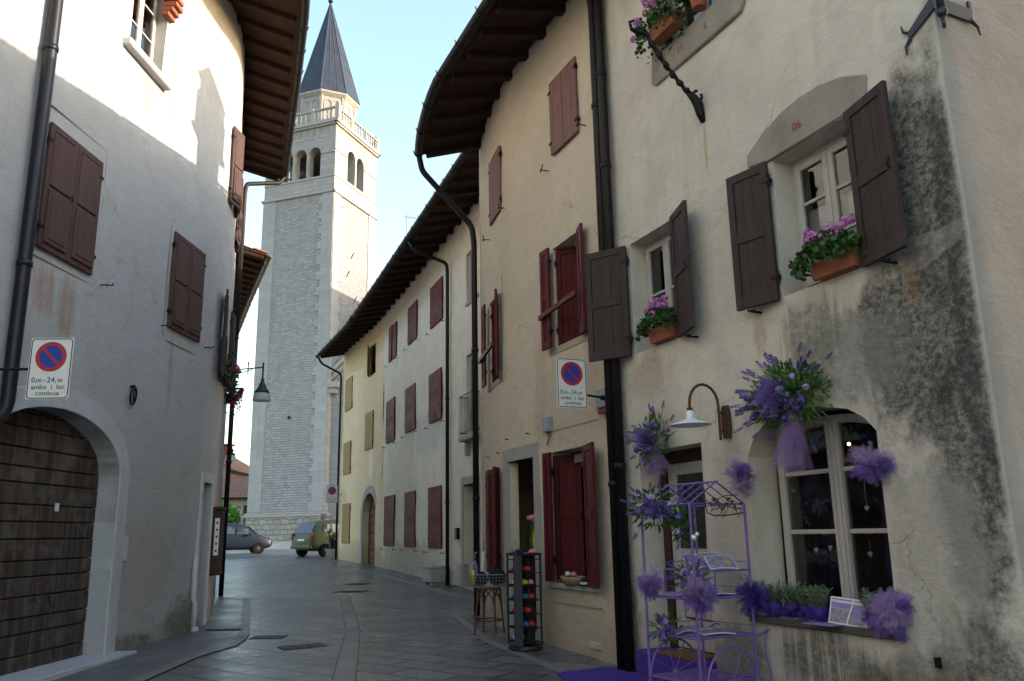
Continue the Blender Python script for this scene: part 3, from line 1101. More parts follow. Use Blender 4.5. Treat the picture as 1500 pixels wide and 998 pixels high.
# ------------------------------------------------------------------ right: house with the lavender shop
ZW = 9.13
T1 = thing('townhouse', 'cream house with black mould at its corner and a lavender shop', 'house', FR.fr(2.5, gz(8.0)))
b = B()
shop_hole = [(2.55, .80), (4.10, .80), (4.13, 2.28)] + [(4.02, 2.40), (3.86, 2.49), (3.6, 2.545), (3.3, 2.565), (3.02, 2.545), (2.82, 2.48), (2.66, 2.36)] + [(2.57, 2.22)]
holes = [(rect(3.27, 4.20, 3.60, 4.93), .30), (rect(.74, 1.66, 3.59, 4.95), .28), (rect(1.78, 2.8, 7.02, 8.4), .25), (shop_hole, .34), (rect(.68, 1.86, .30, 2.43), .34)]
wall_mesh(b, FR, [(0, -.25), (13.4, -.25), (13.4, ZW + .12), (0, ZW + .12)], holes, .25, .013, creases=(5.12,), seed=4)
p0, r0, F0 = FR.at(0)
shell_mesh(b, FR, 0, 5.1, -.25, ZW, 8.2, (4.2, 10.6), left=False, right=False)
uvl = b.bm.loops.layers.uv.get("facade")
pg, rg_, Fg_ = FR.at(5.05)
fc = b.bm.faces.new([b.bm.verts.new((pg.x + Fg_.x * d, pg.y + Fg_.y * d, z)) for d, z in ((0, ZW), (8.2, ZW), (4.2, 10.6))])
for lp, u in zip(fc.loops, ((20, 9), (28, 9), (24, 10.6))): lp[uvl].uv = u
w1 = b.done('wall', M['lav_plaster'], T1, Matrix(), recalc=False)
roof(T1, FR, 0.0, 5.05, ZW, 1.13, .33, 8.4, 4.3, 10.35)

for z in (2.95, 6.1, 8.85): floor_slab(T1, FR, .1, 5.0, z, 8.1)
# second-floor stone window
s = B()
s.prism([(1.44, 6.72), (1.52, 6.66), (3.05, 6.66), (3.12, 6.74), (3.10, 7.02), (1.47, 7.02)], -.035, .1)
s.prism([(1.47, 7.022), (1.78, 7.022), (1.78, 8.38), (1.50, 8.38), (1.47, 7.75)], -.03, .1)
s.prism([(2.8, 7.022), (3.1, 7.022), (3.1, 8.38), (2.8, 8.38)], -.03, .1)
s.prism([(1.40, 8.382), (3.16, 8.382)] + arc_pts(2.28, 8.382, .88, .3, 0.001, PI - .001, 10)[1:-1], -.03, .1)
F_ = FR.fr(0, 0)
s.done('stone_surround', M['stone'], T1, F_, bevel=.012)
window(T1, FR, 1.78, 2.8, 7.02, 8.4, .22, (.5,))
lettering(T1, FR.fr(2.05, 6.80, .042), [("11", 0, 0, .13)], M['faint_red'], 'painted_number')
lettering(T1, FR.fr(2.52, 6.80, .042), [("L", 0, 0, .13)], M['faint_red'], 'painted_number')

# big first-floor window with the arched stone lintel
s = B()
top = [(4.44, 5.00), (4.46, 5.17)] + [(4.2, 5.29), (3.95, 5.345), (3.7, 5.355), (3.45, 5.32), (3.2, 5.24)] + [(2.965, 5.12), (2.955, 5.0)]
s.prism([(2.98, 4.985), (3.26, 4.935), (4.21, 4.935), (4.42, 4.985)] + top, -.028, .12)
s.done('stone_lintel', M['stone'], T1, F_, bevel=.01)
lettering(T1, FR.fr(3.66, 5.06, .034), [("06", 0, 0, .12)], M['faint_red'], 'painted_number')
window(T1, FR, 3.27, 4.20, 3.63, 4.93, .26, (.33, .66), .06, curtain=.62)
shutter(T1, FR.fr(3.25, 3.57, .05, -rad(168)), .47, 1.35, 'framed', M['brown_shutter'])
shutter(T1, FR.fr(4.23, 3.57, .05, PI + rad(168)), .52, 1.36, 'framed', M['brown_shutter'])
# smaller first-floor window
window(T1, FR, .74, 1.66, 3.62, 4.95, .24, (.5,), .055, curtain=.5)
shutter(T1, FR.fr(.71, 3.57, .05, -rad(148)), .56, 1.37, 'framed', M['brown_shutter'])
shutter(T1, FR.fr(1.68, 3.57, .05, PI + rad(163)), .49, 1.38, 'framed', M['brown_shutter'])
# iron holdfasts under the shutters
for t, z in ((2.95, 3.53), (4.5, 3.53), (.35, 3.5), (1.95, 3.52)):
    F = FR.fr(t, z)
    h = B()
    h.tube([F @ Vector((0, .03, 0)), F @ Vector((0, -.13, 0))], .012, 6)
    h.tube([F @ Vector((-.05, -.12, .02)), F @ Vector((.05, -.13, .0))], .012, 6)
    h.done('shutter_dog', M['iron'], T1, Matrix())

# shop window: dark sill, frame with six panes
s = B()
s.box(2.47, 4.16, -.05, .36, .735, .795)
s.done('window_sill', M['dark_stone'], T1, F_, bevel=.008)
fo = [(2.66, .80), (4.09, .80), (4.10, 2.26), (4.0, 2.37), (3.84, 2.45), (3.6, 2.50), (3.3, 2.52), (3.03, 2.50), (2.84, 2.44), (2.70, 2.33), (2.66, 2.2)]
cxx, czz = 3.375, 1.6
fi = [(cxx + (x - cxx) * .90, czz + (z - czz) * .925) for x, z in fo]
s = B()
s.band(fo, fi, .27, .35, closed=True)
mt = 3.375
s.box(mt - .068, mt + .068, .262, .335, .86, 2.46)
for z in (1.05, 1.52, 2.04):
    if z > 1.2:
        s.box(2.73, mt - .07, .285, .325, z - .02, z + .02)
        s.box(mt + .07, 4.03, .285, .325, z - .02, z + .02)
sw = s.done('shop_window', M['white_wood'], T1, F_, bevel=.006)
s = B()
s.poly([(x, .306, z) for x, z in fi])
s.done('pane', M['glass'], sw, F_, recalc=False)
s = B()
for x in (mt - .03, mt + .03): s.box(x - .012, x + .012, .25, .262, .9, 2.44)
s.done('casement_stile', M['white_wood'], sw, F_)

# shop door, glazed, in its deep reveal; purple covered step
s = B()
s.box(.68, .80, .27, .34, .30, 2.43).box(1.74, 1.86, .27, .34, .30, 2.43).box(.80, 1.74, .27, .34, 2.30, 2.43)
s.done('door_frame', M['board_wood'], T1, F_, bevel=.006)
s = B()
s.box(.82, .97, .29, .335, .32, 2.29).box(1.58, 1.73, .29, .335, .32, 2.29).box(.97, 1.58, .291, .334, .32, .62).box(.97, 1.58, .291, .334, 2.16, 2.29).box(.97, 1.58, .291, .334, 1.28, 1.36)
s.box(.99, 1.56, .30, .32, .64, 1.27)
d = s.done('door', M['white_wood'], T1, F_, bevel=.006)
B().poly([(.97, .31, 1.36), (1.58, .31, 1.36), (1.58, .31, 2.16), (.97, .31, 2.16)]).done('pane', M['glass'], d, F_, recalc=False)
B().tube([(1.52 + .14, .29, 1.25), (1.66, .24, 1.25), (1.56, .235, 1.25)], .011, 6).done('handle', M['silver'], d, F_)
s = B()
s.box(.665, 1.875, -.16, .27, -.1, .305)
s.done('door_step', M['carpet'], T1, F_, bevel=.015)
# cable clip, nail and small bolt holes on the corner
for t, z in ((4.42, .62), (4.3, 4.45)):
    B().box(t - .02, t + .02, -.02, .02, z - .035, z + .035).done('wall_plug', M['iron'], T1, F_)
for z in (1.55, 1.16):
    F2 = FR.fr(5.48, z)
    B().box(-.06, .06, -.004, .05, -.05, .05, F2).done('blocked_hole', M['grey_plaster'], T1, Matrix())

# wrought iron corner tie at the top of the corner
T = thing('wall_anchor', 'blue grey wrought iron anchor with forked ends wrapped round the top of the house corner', 'wall anchor', FR.fr(5.0, 5.35))
a = B()
F2 = FR.fr(4.95, 5.30, .02)
pts = [(-.03, 5.19), (.17, 5.33), (.17, 5.42), (-.03, 5.28)]
Fa = FR.fr(4.95, 0, .0)
a.prism([(-.05, 5.215), (.20, 5.335), (.20, 5.45), (-.05, 5.275)], -.03, -.012, Fa)
a.tube([Fa @ Vector(q) for q in ((-.04, -.02, 5.27), (-.09, -.025, 5.30), (-.10, -.03, 5.36))], [.014, .011, .006], 6)
a.tube([Fa @ Vector(q) for q in ((-.04, -.02, 5.22), (-.085, -.025, 5.17), (-.08, -.03, 5.10))], [.016, .012, .006], 6)
Fb = FR.fr(5.16, 0, .0)
a.prism([(.0, 5.33), (.34, 5.32), (.36, 5.40), (.36, 5.50), (.33, 5.50), (.33, 5.43), (.0, 5.45)], -.03, -.012, Fb)
a.tube([Fb @ Vector(q) for q in ((.33, -.02, 5.34), (.40, -.025, 5.29), (.41, -.03, 5.22))], [.016, .012, .006], 6)
a.done('strap', M['anchor_iron'], T, Matrix())
cp = FR.at(5.12)[0]
a = B()
ctr = Vector((cp.x + .02, cp.y - .075))
a.tube([(ctr.x, ctr.y, 5.62), (ctr.x, ctr.y, 5.28)], .03, 8)
a.ball((ctr.x, ctr.y, 5.27), .042)
a.tube([(ctr.x, ctr.y, 5.24), (ctr.x, ctr.y, 5.14)], [.02, .012], 6)
a.done('pin', M['anchor_iron'], T, Matrix(), smooth=True)

# ------------------------------------------------------------------ right: house with red shutters
R0 = FR.t0
T2 = thing('townhouse', 'warm cream house with dark red lower and faded pink upper shutters', 'house', FR.fr(-2.5, gz(12.5)))
b = B()
holes = [(rect(-1.34, -.53, 4.10, 5.58), .30), (rect(-4.35, -3.62, 4.08, 5.55), .30), (rect(-3.10, -2.14, .08, 2.64), .14), (rect(-1.62, -.54, .90, 2.65), .32), (rect(-4.75, -3.72, .92, 2.62), .12)]
wall_mesh(b, FR, [(R0, -.2), (-.001, -.2), (-.001, ZW + .12), (R0, ZW + .12)], holes, .25, .012, seed=9)
shell_mesh(b, FR, R0, 0, -.2, ZW, 8.0, (4.2, 10.6), left=True, right=False)
b.done('wall', M['red_plaster'], T2, Matrix(), recalc=False)
roof(T2, FR, R0 + .2, -.001, ZW, 1.13, .33, 8.2, 4.3, 10.35, verge=.3)
for z in (3.0, 6.1, 8.85): floor_slab(T2, FR, R0 + .15, -.1, z, 7.9)
# top closed shutters
for t0, t1, z0, z1, in ((-1.23, -.40, 7.0, 8.18), (-4.08, -3.28, 6.95, 8.14)):
    shutter_pair(T2, FR, t0, t1, z0, z1, 'plank', M['pink_shutter'], 0, 0, .025)
for t, z in ((-1.42, 6.85), (-.24, 7.02), (-4.25, 6.75), (-3.1, 6.9)): holdfast(T2, FR.fr(t, z))
# first-floor windows with folding shutters and a wooden bar
for t0, t1, z0, z1 in ((-1.34, -.53, 4.12, 5.58), (-4.35, -3.62, 4.1, 5.55)):
    w = .27
    shutter(T2, FR.fr(t0 + .05, z0 - .02, .10, PI), w, z1 - z0 + .02, 'framed', M['faded_red'])
    shutter(T2, FR.fr(t1 + .02, z0 - .02, .04, PI + rad(163)), w, z1 - z0 + .02, 'framed', M['faded_red'])
    shutter(T2, FR.fr(t0 + .02, z0 + .01, -.04, rad(38)), .42, z1 - z0 - .03, 'framed', M['red_shutter'])
    shutter(T2, FR.fr(t1 - .02, z0 + .01, -.28, PI - rad(20)), .40, z1 - z0 - .03, 'framed', M['red_shutter'])
    F = FR.fr((t0 + t1) / 2, z0 + .50, .14)
    bb = B()
    bb.box(-.62, .52, -.03, .02, -.035, .035)
    bb.done('shutter_bar', M['stool_wood'], T2, F @ Matrix.Rotation(rad(-4), 4, 'Y'), bevel=.006)
    s = B()
    s.box(t0 - .18, t1 + .28, -.012, .03, z0 - .105, z0 - .005)
    s.done('sill_band', M['red_plaster'], T2, FR.fr(0, 0) if t0 > -2 else FR.fr((t0 + t1) / 2, 0) @ Matrix.Translation((-(t0 + t1) / 2, 0, 0)), bevel=.006)
    for z in (z1 + .2,):
        s = B()
        Fm = FR.fr((t0 + t1) / 2, 0)
        s.box((t1 - t0) / 2 + .26, (t1 - t0) / 2 + .268, -.004, .01, z0 - .1, z1 + .25, Fm)
        s.done('plaster_edge', M['red_plaster'], T2, Matrix())
# ground floor: stone framed doorway
fo = [(-3.29, .1), (-3.29, 2.85), (-1.96, 2.85), (-1.96, .1)]
fi = [(-3.10, .1), (-3.10, 2.64), (-2.14, 2.64), (-2.14, .1)]
Fm = FR.fr(-2.6, 0) @ Matrix.Translation((2.6, 0, 0))
s = B()
s.band(fo, fi, -.03, .15)
s.done('door_surround', M['door_stone'], T2, Fm, bevel=.008)
s = B()
s.box(-3.1, -2.14, -.1, .6, -.05, .115)
s.done('threshold', M['door_stone'], T2, Fm, bevel=.01)
shutter(T2, Fm @ Matrix.Translation((-3.08, .38, .12)) @ Matrix.Rotation(rad(97), 4, 'Z'), .46, 2.5, 'framed', M['red_shutter'])
shutter(T2, Fm @ Matrix.Translation((-2.16, .40, .12)) @ Matrix.Rotation(PI - rad(97), 4, 'Z'), .46, 2.5, 'framed', M['red_shutter'])
# ground floor display window
shutter(T2, FR.fr(-1.42, .92, .10, PI), .22, 1.72, 'framed', M['red_shutter'])
shutter(T2, FR.fr(-1.60, .93, -.03, rad(52)), .40, 1.68, 'framed', M['red_shutter'])
shutter(T2, FR.fr(-.54, .90, .05, PI + rad(165)), .47, 1.74, 'framed', M['red_shutter'])
s = B()
s.box(-.86, -.80, .26, .31, .92, 2.62).box(-1.60, -1.54, .26, .31, .92, 2.62).box(-1.54, -.86, .262, .308, 2.5, 2.62).box(-.62, -.54, .26, .31, .92, 2.62)
s.done('window', M['white_wood'], T2, FR.fr(0, 0), bevel=.005)
s = B()
s.box(-1.68, -.36, -.05, .3, .83, .90)
s.done('window_sill', M['planter_stone'], T2, FR.fr(0, 0), bevel=.012)
s = B()
s.box(-1.85, -.33, -.012, .01, .64, .655).box(-1.75, -.25, -.01, .01, 2.94, 2.955)
s.done('plaster_crease', M['red_plaster'], T2, FR.fr(0, 0))
# far ground-floor window, shutters ajar
shutter(T2, FR.fr(-4.72, .93, .03, -rad(4)), .50, 1.68, 'framed', M['red_shutter'])
shutter(T2, FR.fr(-3.74, .93, .03, PI + rad(4)), .50, 1.68, 'framed', M['red_shutter'])
shutter(T2, FR.fr(-3.70, .93, .05, PI + rad(155)), .26, 1.68, 'framed', M['red_shutter'])
# little rusty hooks over the door
for t, z in ((-3.1, 3.0), (-2.3, 3.0), (-4.5, 2.85), (-3.7, 2.85)):
    F = FR.fr(t, z)
    h = B()
    h.tube([F @ Vector((0, .02, 0)), F @ Vector((0, -.06, .0)), F @ Vector((.05, -.07, .01))], .008, 5)
    h.done('wall_hook', M['iron'], T2, Matrix())
s = B()
s.box(.36, .62, -.025, .02, .16, .24, FR.fr(-1.0, 0))
s.done('patch_of_stone', M['planter_stone'], T2, Matrix(), bevel=.01)

# downpipes of the right-hand side
zg = ZW - .33 + .08
def fp(fac, t, out, z):
    q = fac.at(t, out)[0]
    return (q.x, q.y, z)
downpipe(T1, [fp(FR, .48, 1.22, zg), fp(FR, .48, 1.05, zg - .12), fp(FR, .44, .12, zg - .06), fp(FR, .44, .11, zg - .3), fp(FR, .44, .11, .02)], .06, M['pipe_dark'], joints=[fp(FR, .44, .11, z) for z in (2.3, 4.2, 6.1, 7.4)])
downpipe(T2, [fp(FR, -.02, 1.22, zg), fp(FR, .1, 1.05, zg - .14), fp(FR, .31, .17, zg - .12), fp(FR, .31, .13, zg - .4), fp(FR, .31, .13, .04)], .058, M['pipe_dark'], joints=[fp(FR, .31, .13, z) for z in (2.1, 4.6, 7.0)])
pe = R0 + .02
downpipe(T2, [fp(FR, pe + .25, 1.22, zg - .02), fp(FR, pe + .2, 1.16, zg - .3), fp(FR, pe, .16, zg - 1.35), fp(FR, pe, .12, zg - 1.7), fp(FR, pe, .12, .12)], .058, M['pipe_dark'], joints=[fp(FR, pe, .12, z) for z in (2.2, 5.0)])

# chimney on the right-hand roof (its shadow falls on the house opposite)
C = Matrix.Translation((.45, 12.75, 9.2)) @ Matrix.Rotation(rad(23), 4, 'Z')
T = thing('chimney', 'square plastered chimney with a tiled cap on the roof of the red shutter house', 'chimney', C)
s = B()
s.box(-.34, .34, -.34, .34, 0, .9).box(-.56, .56, -.56, .56, .901, 1.0).box(-.47, .47, -.47, .47, 1.001, 1.66)
s.done('chimney_stack', M['grey_plaster'], T, C, bevel=.02)
s = B()
for x in (-.33, .33):
    for y in (-.33, .33): s.box(x - .07, x + .07, y - .07, y + .07, 1.66, 1.92)
s.add([(-.52, -.5, 1.92), (.52, -.5, 1.92), (.52, .5, 1.92), (-.52, .5, 1.92), (-.52, 0, 2.2), (.52, 0, 2.2)], [(0, 1, 5, 4), (3, 4, 5, 2), (0, 4, 3), (1, 2, 5), (0, 3, 2, 1)])
s.done('chimney_cap', M['terracotta'], T, C)

# ------------------------------------------------------------------ white house and yellow house beyond
ZW3 = 9.95
BND = -9.1
T3 = thing('townhouse', 'white house with rows of dark red plank shutters', 'house', FW.fr(-4, gz(26)))
b = B()
holes = [(rect(1.18, 2.42, .30, 2.78), .3), (rect(1.5, 2.4, 7.5, 8.85), .2), (rect(1.45, 2.35, 3.98, 6.1), .2)]
wall_mesh(b, FW, [(BND, -.2), (FW.t1, -.2), (FW.t1, ZW3 + .1), (BND, ZW3 + .1)], holes, .4, .018, seed=2)
shell_mesh(b, FW, BND, FW.t1, -.2, ZW3, 7.5, (4, 11.3), left=False, right=True)
b.done('wall', M['white_plaster'], T3, Matrix(), recalc=False)
roof(T3, FW, BND, FW.t1, ZW3, 1.15, .33, 7.5, 4, 11.2, .74, step=.6)
for t0, t1, z0, z1 in ((-2.15, -.78, 7.68, 8.97), (-5.15, -3.9, 7.84, 9.12), (-8.16, -6.92, 7.84, 9.14),
                       (-2.26, -.88, 4.8, 6.26), (-5.42, -4.03, 4.88, 6.36), (-8.42, -7.05, 4.85, 6.39),
                       (-2.28, -.86, 1.2, 2.91), (-5.34, -3.92, 1.22, 2.93), (-8.5, -6.9, 1.23, 2.95)):
    shutter_pair(T3, FW, t0, t1, z0, z1, 'plank', M['far_red'], 0 if t0 != -8.16 else 3, 0, .03)
    for t in (t0 - .2, t1 + .2): holdfast(T3, FW.fr(t, z0 - .12))
for z in (3.3, 6.6, 9.5): floor_slab(T3, FW, BND + .1, FW.t1 - .2, z, 7.4)
# stone framed door
Fd = FW.fr(1.8, 0)
s = B()
s.band([(-.80, .3), (-.80, 2.98), (.80, 2.98), (.80, .3)], [(-.62, .3), (-.62, 2.78), (.62, 2.78), (.62, .3)], -.03, .3)
s.box(-.86, -.60, -.06, .1, .28, .85).box(.60, .86, -.06, .1, .28, .85)
s.done('door_surround', M['door_stone'], T3, Fd, bevel=.01)
s = B()
for i in range(2):
    x = -.61 + i * .61
    s.box(x + .005, x + .605, .28, .33, .3, 2.77)
    s.box(x + .08, x + .53, .265, .28, .45, 1.2)
    s.box(x + .08, x + .53, .265, .28, 1.4, 2.6)
d = s.done('door', M['board_wood'], T3, Fd, bevel=.01)
B().ball((.08, .25, 1.35), .035).done('handle', M['silver'], d, Fd)
window(T3, FW, 1.5, 2.4, 7.5, 8.85, .14, (.5,))
window(T3, FW, 1.45, 2.35, 3.98, 6.1, .14, (.33, .66))
s = B()
s.box(-.45, .62, -.04, .06, -.09, -.002)
s.done('window_sill', M['door_stone'], T3, FW.fr(1.95, 7.5), bevel=.01)
# balcony with iron railing
Fb = FW.fr(2.05, 3.98) @ Matrix.Diagonal((.8, .42, 1, 1))
s = B()
s.box(-.72, .72, -.55, .0, -.14, -.01)
s.prism([(-.5, -.14), (-.38, -.14), (-.38, -.5), (-.5, -.5)], -.3, 0).prism([(.38, -.14), (.5, -.14), (.5, -.5), (.38, -.5)], -.3, 0)
bal = s.done('balcony', M['door_stone'], T3, Fb, bevel=.03)
s = B()
for z in (.08, 1.0): s.tube([(-.68, 0, z), (-.68, -.5, z), (.68, -.5, z), (.68, 0, z)], .016, 6)
for i in range(13):
    x = -.68 + 1.36 * i / 12
    s.tube([(x, -.5, 0), (x, -.5, .25), (x + .03, -.54, .4), (x, -.5, .6), (x, -.5, 1.0)], .009, 5)
for i in range(5):
    for x in (-.68, .68): s.tube([(x, -.1 * i - .05, 0), (x, -.1 * i - .05, 1.0)], .009, 5)
s.done('railing', M['iron'], bal, Fb)
# downpipe between white house windows
zg3 = ZW3 - .33 + .1
downpipe(T3, [fp(FW, -.1, 1.2, zg3), fp(FW, -.08, 1.05, zg3 - .3), fp(FW, 0, .12, zg3 - .62), fp(FW, 0, .1, zg3 - .95), fp(FW, 0, .1, .28)], .052, M['pipe_dark'], joints=[fp(FW, 0, .1, z) for z in (2.4, 5.2)])
# letter box by the door
s = B()
s.box(-.1, .1, -.09, 0, 0, .28)
tag(s.done('letter_box', M['iron'], None, FW.fr(.72, 1.45), bevel=.01), 'small black letter box between the downpipe and the stone framed door', 'letter box')

T4 = thing('townhouse', 'yellow house with ochre shutters and an arched door', 'house', FW.fr(-13, gz(35)))
b = B()
door_hole = arched(-12.3, -10.2, .42, 2.35, 3.22)
win_hole = rect(-11.85, -10.7, 7.96, 9.2)
wall_mesh(b, FW, [(FW.t0, -.2), (BND - .001, -.2), (BND - .001, ZW3 + .1), (FW.t0, ZW3 + .1)], [(door_hole, .3), (win_hole, .12)], .4, .018, seed=5)
shell_mesh(b, FW, FW.t0, BND, -.2, ZW3, 7.5, (4, 11.3), left=True, right=False)
b.done('wall', M['yellow_plaster'], T4, Matrix(), recalc=False)
roof(T4, FW, FW.t0 - .0, BND - .001, ZW3, 1.15, .33, 7.5, 4, 11.2, .74, step=.6)
for t0, t1, z0, z1, al, ar in ((-12.1, -10.85, 4.97, 6.46, 0, 0), (-16.0, -14.65, 7.1, 8.55, 0, 0), (-16.05, -14.7, 4.25, 5.67, 0, 0), (-15.95, -14.5, 1.3, 2.97, 0, 0)):
    shutter_pair(T4, FW, t0, t1, z0, z1, 'plank', M['ochre_shutter'], al, ar, .03)
shutter(T4, FW.fr(-11.83, 7.97, .02, -rad(18)), .58, 1.22, 'plank', M['ochre_shutter'])
shutter(T4, FW.fr(-10.72, 7.97, -.05, PI - rad(25)), .56, 1.22, 'plank', M['ochre_shutter'])
s = B()
oa = arched(-12.62, -9.88, .40, 2.35, 3.52)
ia = arched(-12.3, -10.2, .40, 2.35, 3.22)
Fa = FW.fr(-11.25, 0) @ Matrix.Translation((11.25, 0, 0))
s.band(oa[1:] + [oa[0]], ia[1:] + [ia[0]], -.035, .3)
s.done('door_surround', M['door_stone'], T4, Fa, bevel=.01)
s = B()
for i in range(9):
    z0 = .42 + i * .32
    cz = z0 + .31
    def hw(z):
        return 1.05 if z < 2.35 else 1.05 * math.sqrt(max(0, 1 - ((z - 2.35) / .87) ** 2))
    a0, a1 = hw(z0 + .01), hw(min(cz, 3.21))
    s.prism([(-11.25 - a0, z0), (-11.25 + a0, z0), (-11.25 + a1, min(cz, 3.21)), (-11.25 - a1, min(cz, 3.21))], .24, .29)
d = s.done('door', M['arch_door'], T4, Fa, bevel=.012)
s = B()
s.box(-10.95, -10.55, .225, .24, 1.45, 1.75)
s.done('letter_plate', M['iron'], d, Fa)
ze_ = FW.t0 + .05
downpipe(T4, [fp(FW, ze_, 1.2, zg3), fp(FW, ze_, 1.02, zg3 - .3), fp(FW, ze_, .12, zg3 - .72), fp(FW, ze_, .1, zg3 - 1.05), fp(FW, ze_, .1, .5)], .052, M['pipe_dark'])
# antenna on the roof
A = Matrix.Translation((-3.98, 30.0, 10.2))
T = thing('tv_antenna', 'thin metal television aerial with short rods on the white house roof', 'aerial', A)
B().tube([(0, 0, -.2), (0, 0, 3.55)], .02, 5).done('mast', M['wire'], T, A)
s = B()
s.tube([(-.1, 0, 3.4), (1.3, .3, 3.25)], .014, 5)
for i in range(7): s.tube([(.1 + i * .18, .05 * i - .15, 3.38 - .02 * i), (.1 + i * .18, .05 * i + .15, 3.38 - .02 * i)], .008, 4)
s.tube([(-.15, 0, 2.3), (.7, .2, 2.3)], .02, 5)
s.done('rods', M['wire'], T, A)

# ------------------------------------------------------------------ left: house with the arched portal
ZWL = 11.5
T5 = thing('townhouse', 'pale house on the left with an arched garage portal', 'house', FL.fr(0, gz(11)))
b = B()
p_in = arched(-2.88, .0, -.05, 2.42, 3.13, 18)
tw = rect(-.78, .22, 8.56, 10.2)
slit = rect(2.75, 3.25, .1, 2.5)
open_w = rect(3.35, 4.35, 4.35, 5.95)
holes = [(p_in, .37), (tw, .28), (slit, .2), (open_w, .2)]
wall_mesh(b, FL, [(FL.t0, -.4), (FL.t1, -.4), (FL.t1, ZWL + .1), (FL.t0, ZWL + .1)], holes, .3, .014, seed=7)
shell_mesh(b, FL, FL.t0, FL.t1, -.4, ZWL, 9, (4.5, 13.0), left=True, right=True)
b.done('wall', M['left_plaster'], T5, Matrix(), recalc=False)
FLR = Fac([(-6.58, -12), (-5.5, 9.0), (-5.0, 12.0), (-4.85, 13.3), (-5.60, 15.65), (-7.06, 20.1), (-7.39, 21.1)], (-5.42, 11.4))
roof(T5, FLR, FLR.t0, FLR.t1, ZWL, 1.05, .30, 9, 4.5, 12.9, .62, gutter_mat=M['gutter'], inn=.95)
for z in (3.6, 7.2, 11.1): floor_slab(T5, FL, FL.t0 + .2, FL.t1 - .2, z, 8.9)
F_ = FL.fr(-1.5, 0) @ Matrix.Translation((1.5, 0, 0))
oa = arched(-3.14, .26, -.05, 2.42, 3.40, 18)
ia = arched(-2.88, .0, -.05, 2.42, 3.13, 18)
s = B()
s.band(oa[1:] + [oa[0]], ia[1:] + [ia[0]], -.018, .35)
s.box(.24, .38, -.016, .1, 1.28, 1.62).box(-3.26, -3.12, -.016, .1, 1.28, 1.62)
s.done('portal_surround', M['white_stone'], T5, F_, bevel=.008)
s = B()
i = 0
z = .06
def hwp(z): return 1.43 if z < 2.42 else 1.43 * math.sqrt(max(0, 1 - ((z - 2.42) / .70) ** 2))
while z < 3.08:
    h_ = .215 + .035 * math.sin(i * 2.3)
    z1 = min(z + h_, 3.10)
    a0, a1 = hwp(z + .005), hwp(z1)
    s.prism([(-1.44 - a0, z + .012), (-1.44 + a0, z + .012), (-1.44 + a1, z1), (-1.44 - a1, z1)], .27 + rng.uniform(-.008, .008), .33)
    z += h_
    i += 1
d = s.done('garage_door', M['door_wood'], T5, F_, bevel=.012)
B().poly([(-2.9, .334, .0), (.0, .334, .0), (.0, .334, 3.1), (-2.9, .334, 3.1)]).done('backing', M['room'], d, F_)
B().box(-.98, -.90, .252, .260, 1.93, 2.03).done('notice', M['paper'], d, F_)
s = B()
s.tube([(-1.28, .252, .90), (-1.2, .252, .93), (-1.16, .252, .87), (-1.24, .252, .78), (-1.3, .252, .72)], .007, 4)
s.tube([(-1.08, .252, .9), (-1.03, .252, .97), (-.93, .252, .93), (-.88, .252, .83), (-.84, .252, .80), (-.80, .252, .86)], .007, 4)
s.done('graffiti', M['sign_black'], d, F_)
s = B()
s.box(-3.2, .36, -.28, .4, -.08, .115)
s.done('threshold', M['white_stone'], T5, F_, bevel=.01)
shutter_pair(T5, FL, -2.33, -1.18, 4.92, 6.50, 'panel', M['left_shutter'], 0, 0, .02)
shutter_pair(T5, FL, 1.02, 2.14, 4.79, 6.36, 'panel', M['left_shutter'], 0, 0, .02)
for t, z in ((-2.5, 4.88), (-.92, 4.87), (.85, 4.76), (2.38, 4.76)): holdfast(T5, FL.fr(t, z))
for t0, t1, z0, z1 in ((-2.45, -1.06, 4.86, 6.72), (.92, 2.26, 4.62, 6.52)):
    w_ = .007
    s = B()
    s.box(t0, t1, -.006, .02, z1, z1 + w_).box(t1, t1 + w_, -.006, .02, z0, z1).box(t0 + .1, t1, -.006, .02, z0 - .05, z0 - .05 + w_).box(t0 - w_, t0, -.006, .02, z0, z1)
    s.done('plaster_edge', M['grey_plaster'], T5, FL.fr(0, 0))
# top window, white sill, brick hood on the right jamb
window(T5, FL, -.78, .22, 8.60, 10.2, .2, (.33, .66), .06)
s = B()
s.box(-.96, .34, -.13, .25, 8.44, 8.555)
s.done('window_sill', M['white_stone'], T5, FL.fr(0, 0), bevel=.02)
s = B()
for k, (o_, z) in enumerate(((.10, 9.62), (.16, 9.70), (.22, 9.78), (.22, 9.90), (.17, 9.98), (.2, 10.06), (.2, 10.16))):
    s.box(.06, .30, -o_, .02, z, z + .075)
    s.box(-.98, -.785, -o_, .02, z, z + .075)
s.box(-1.02, .46, -.24, .02, 10.24, 10.36)
s.done('brick_hood', M['brick_red'], T5, FL.fr(0, 0), bevel=.008)
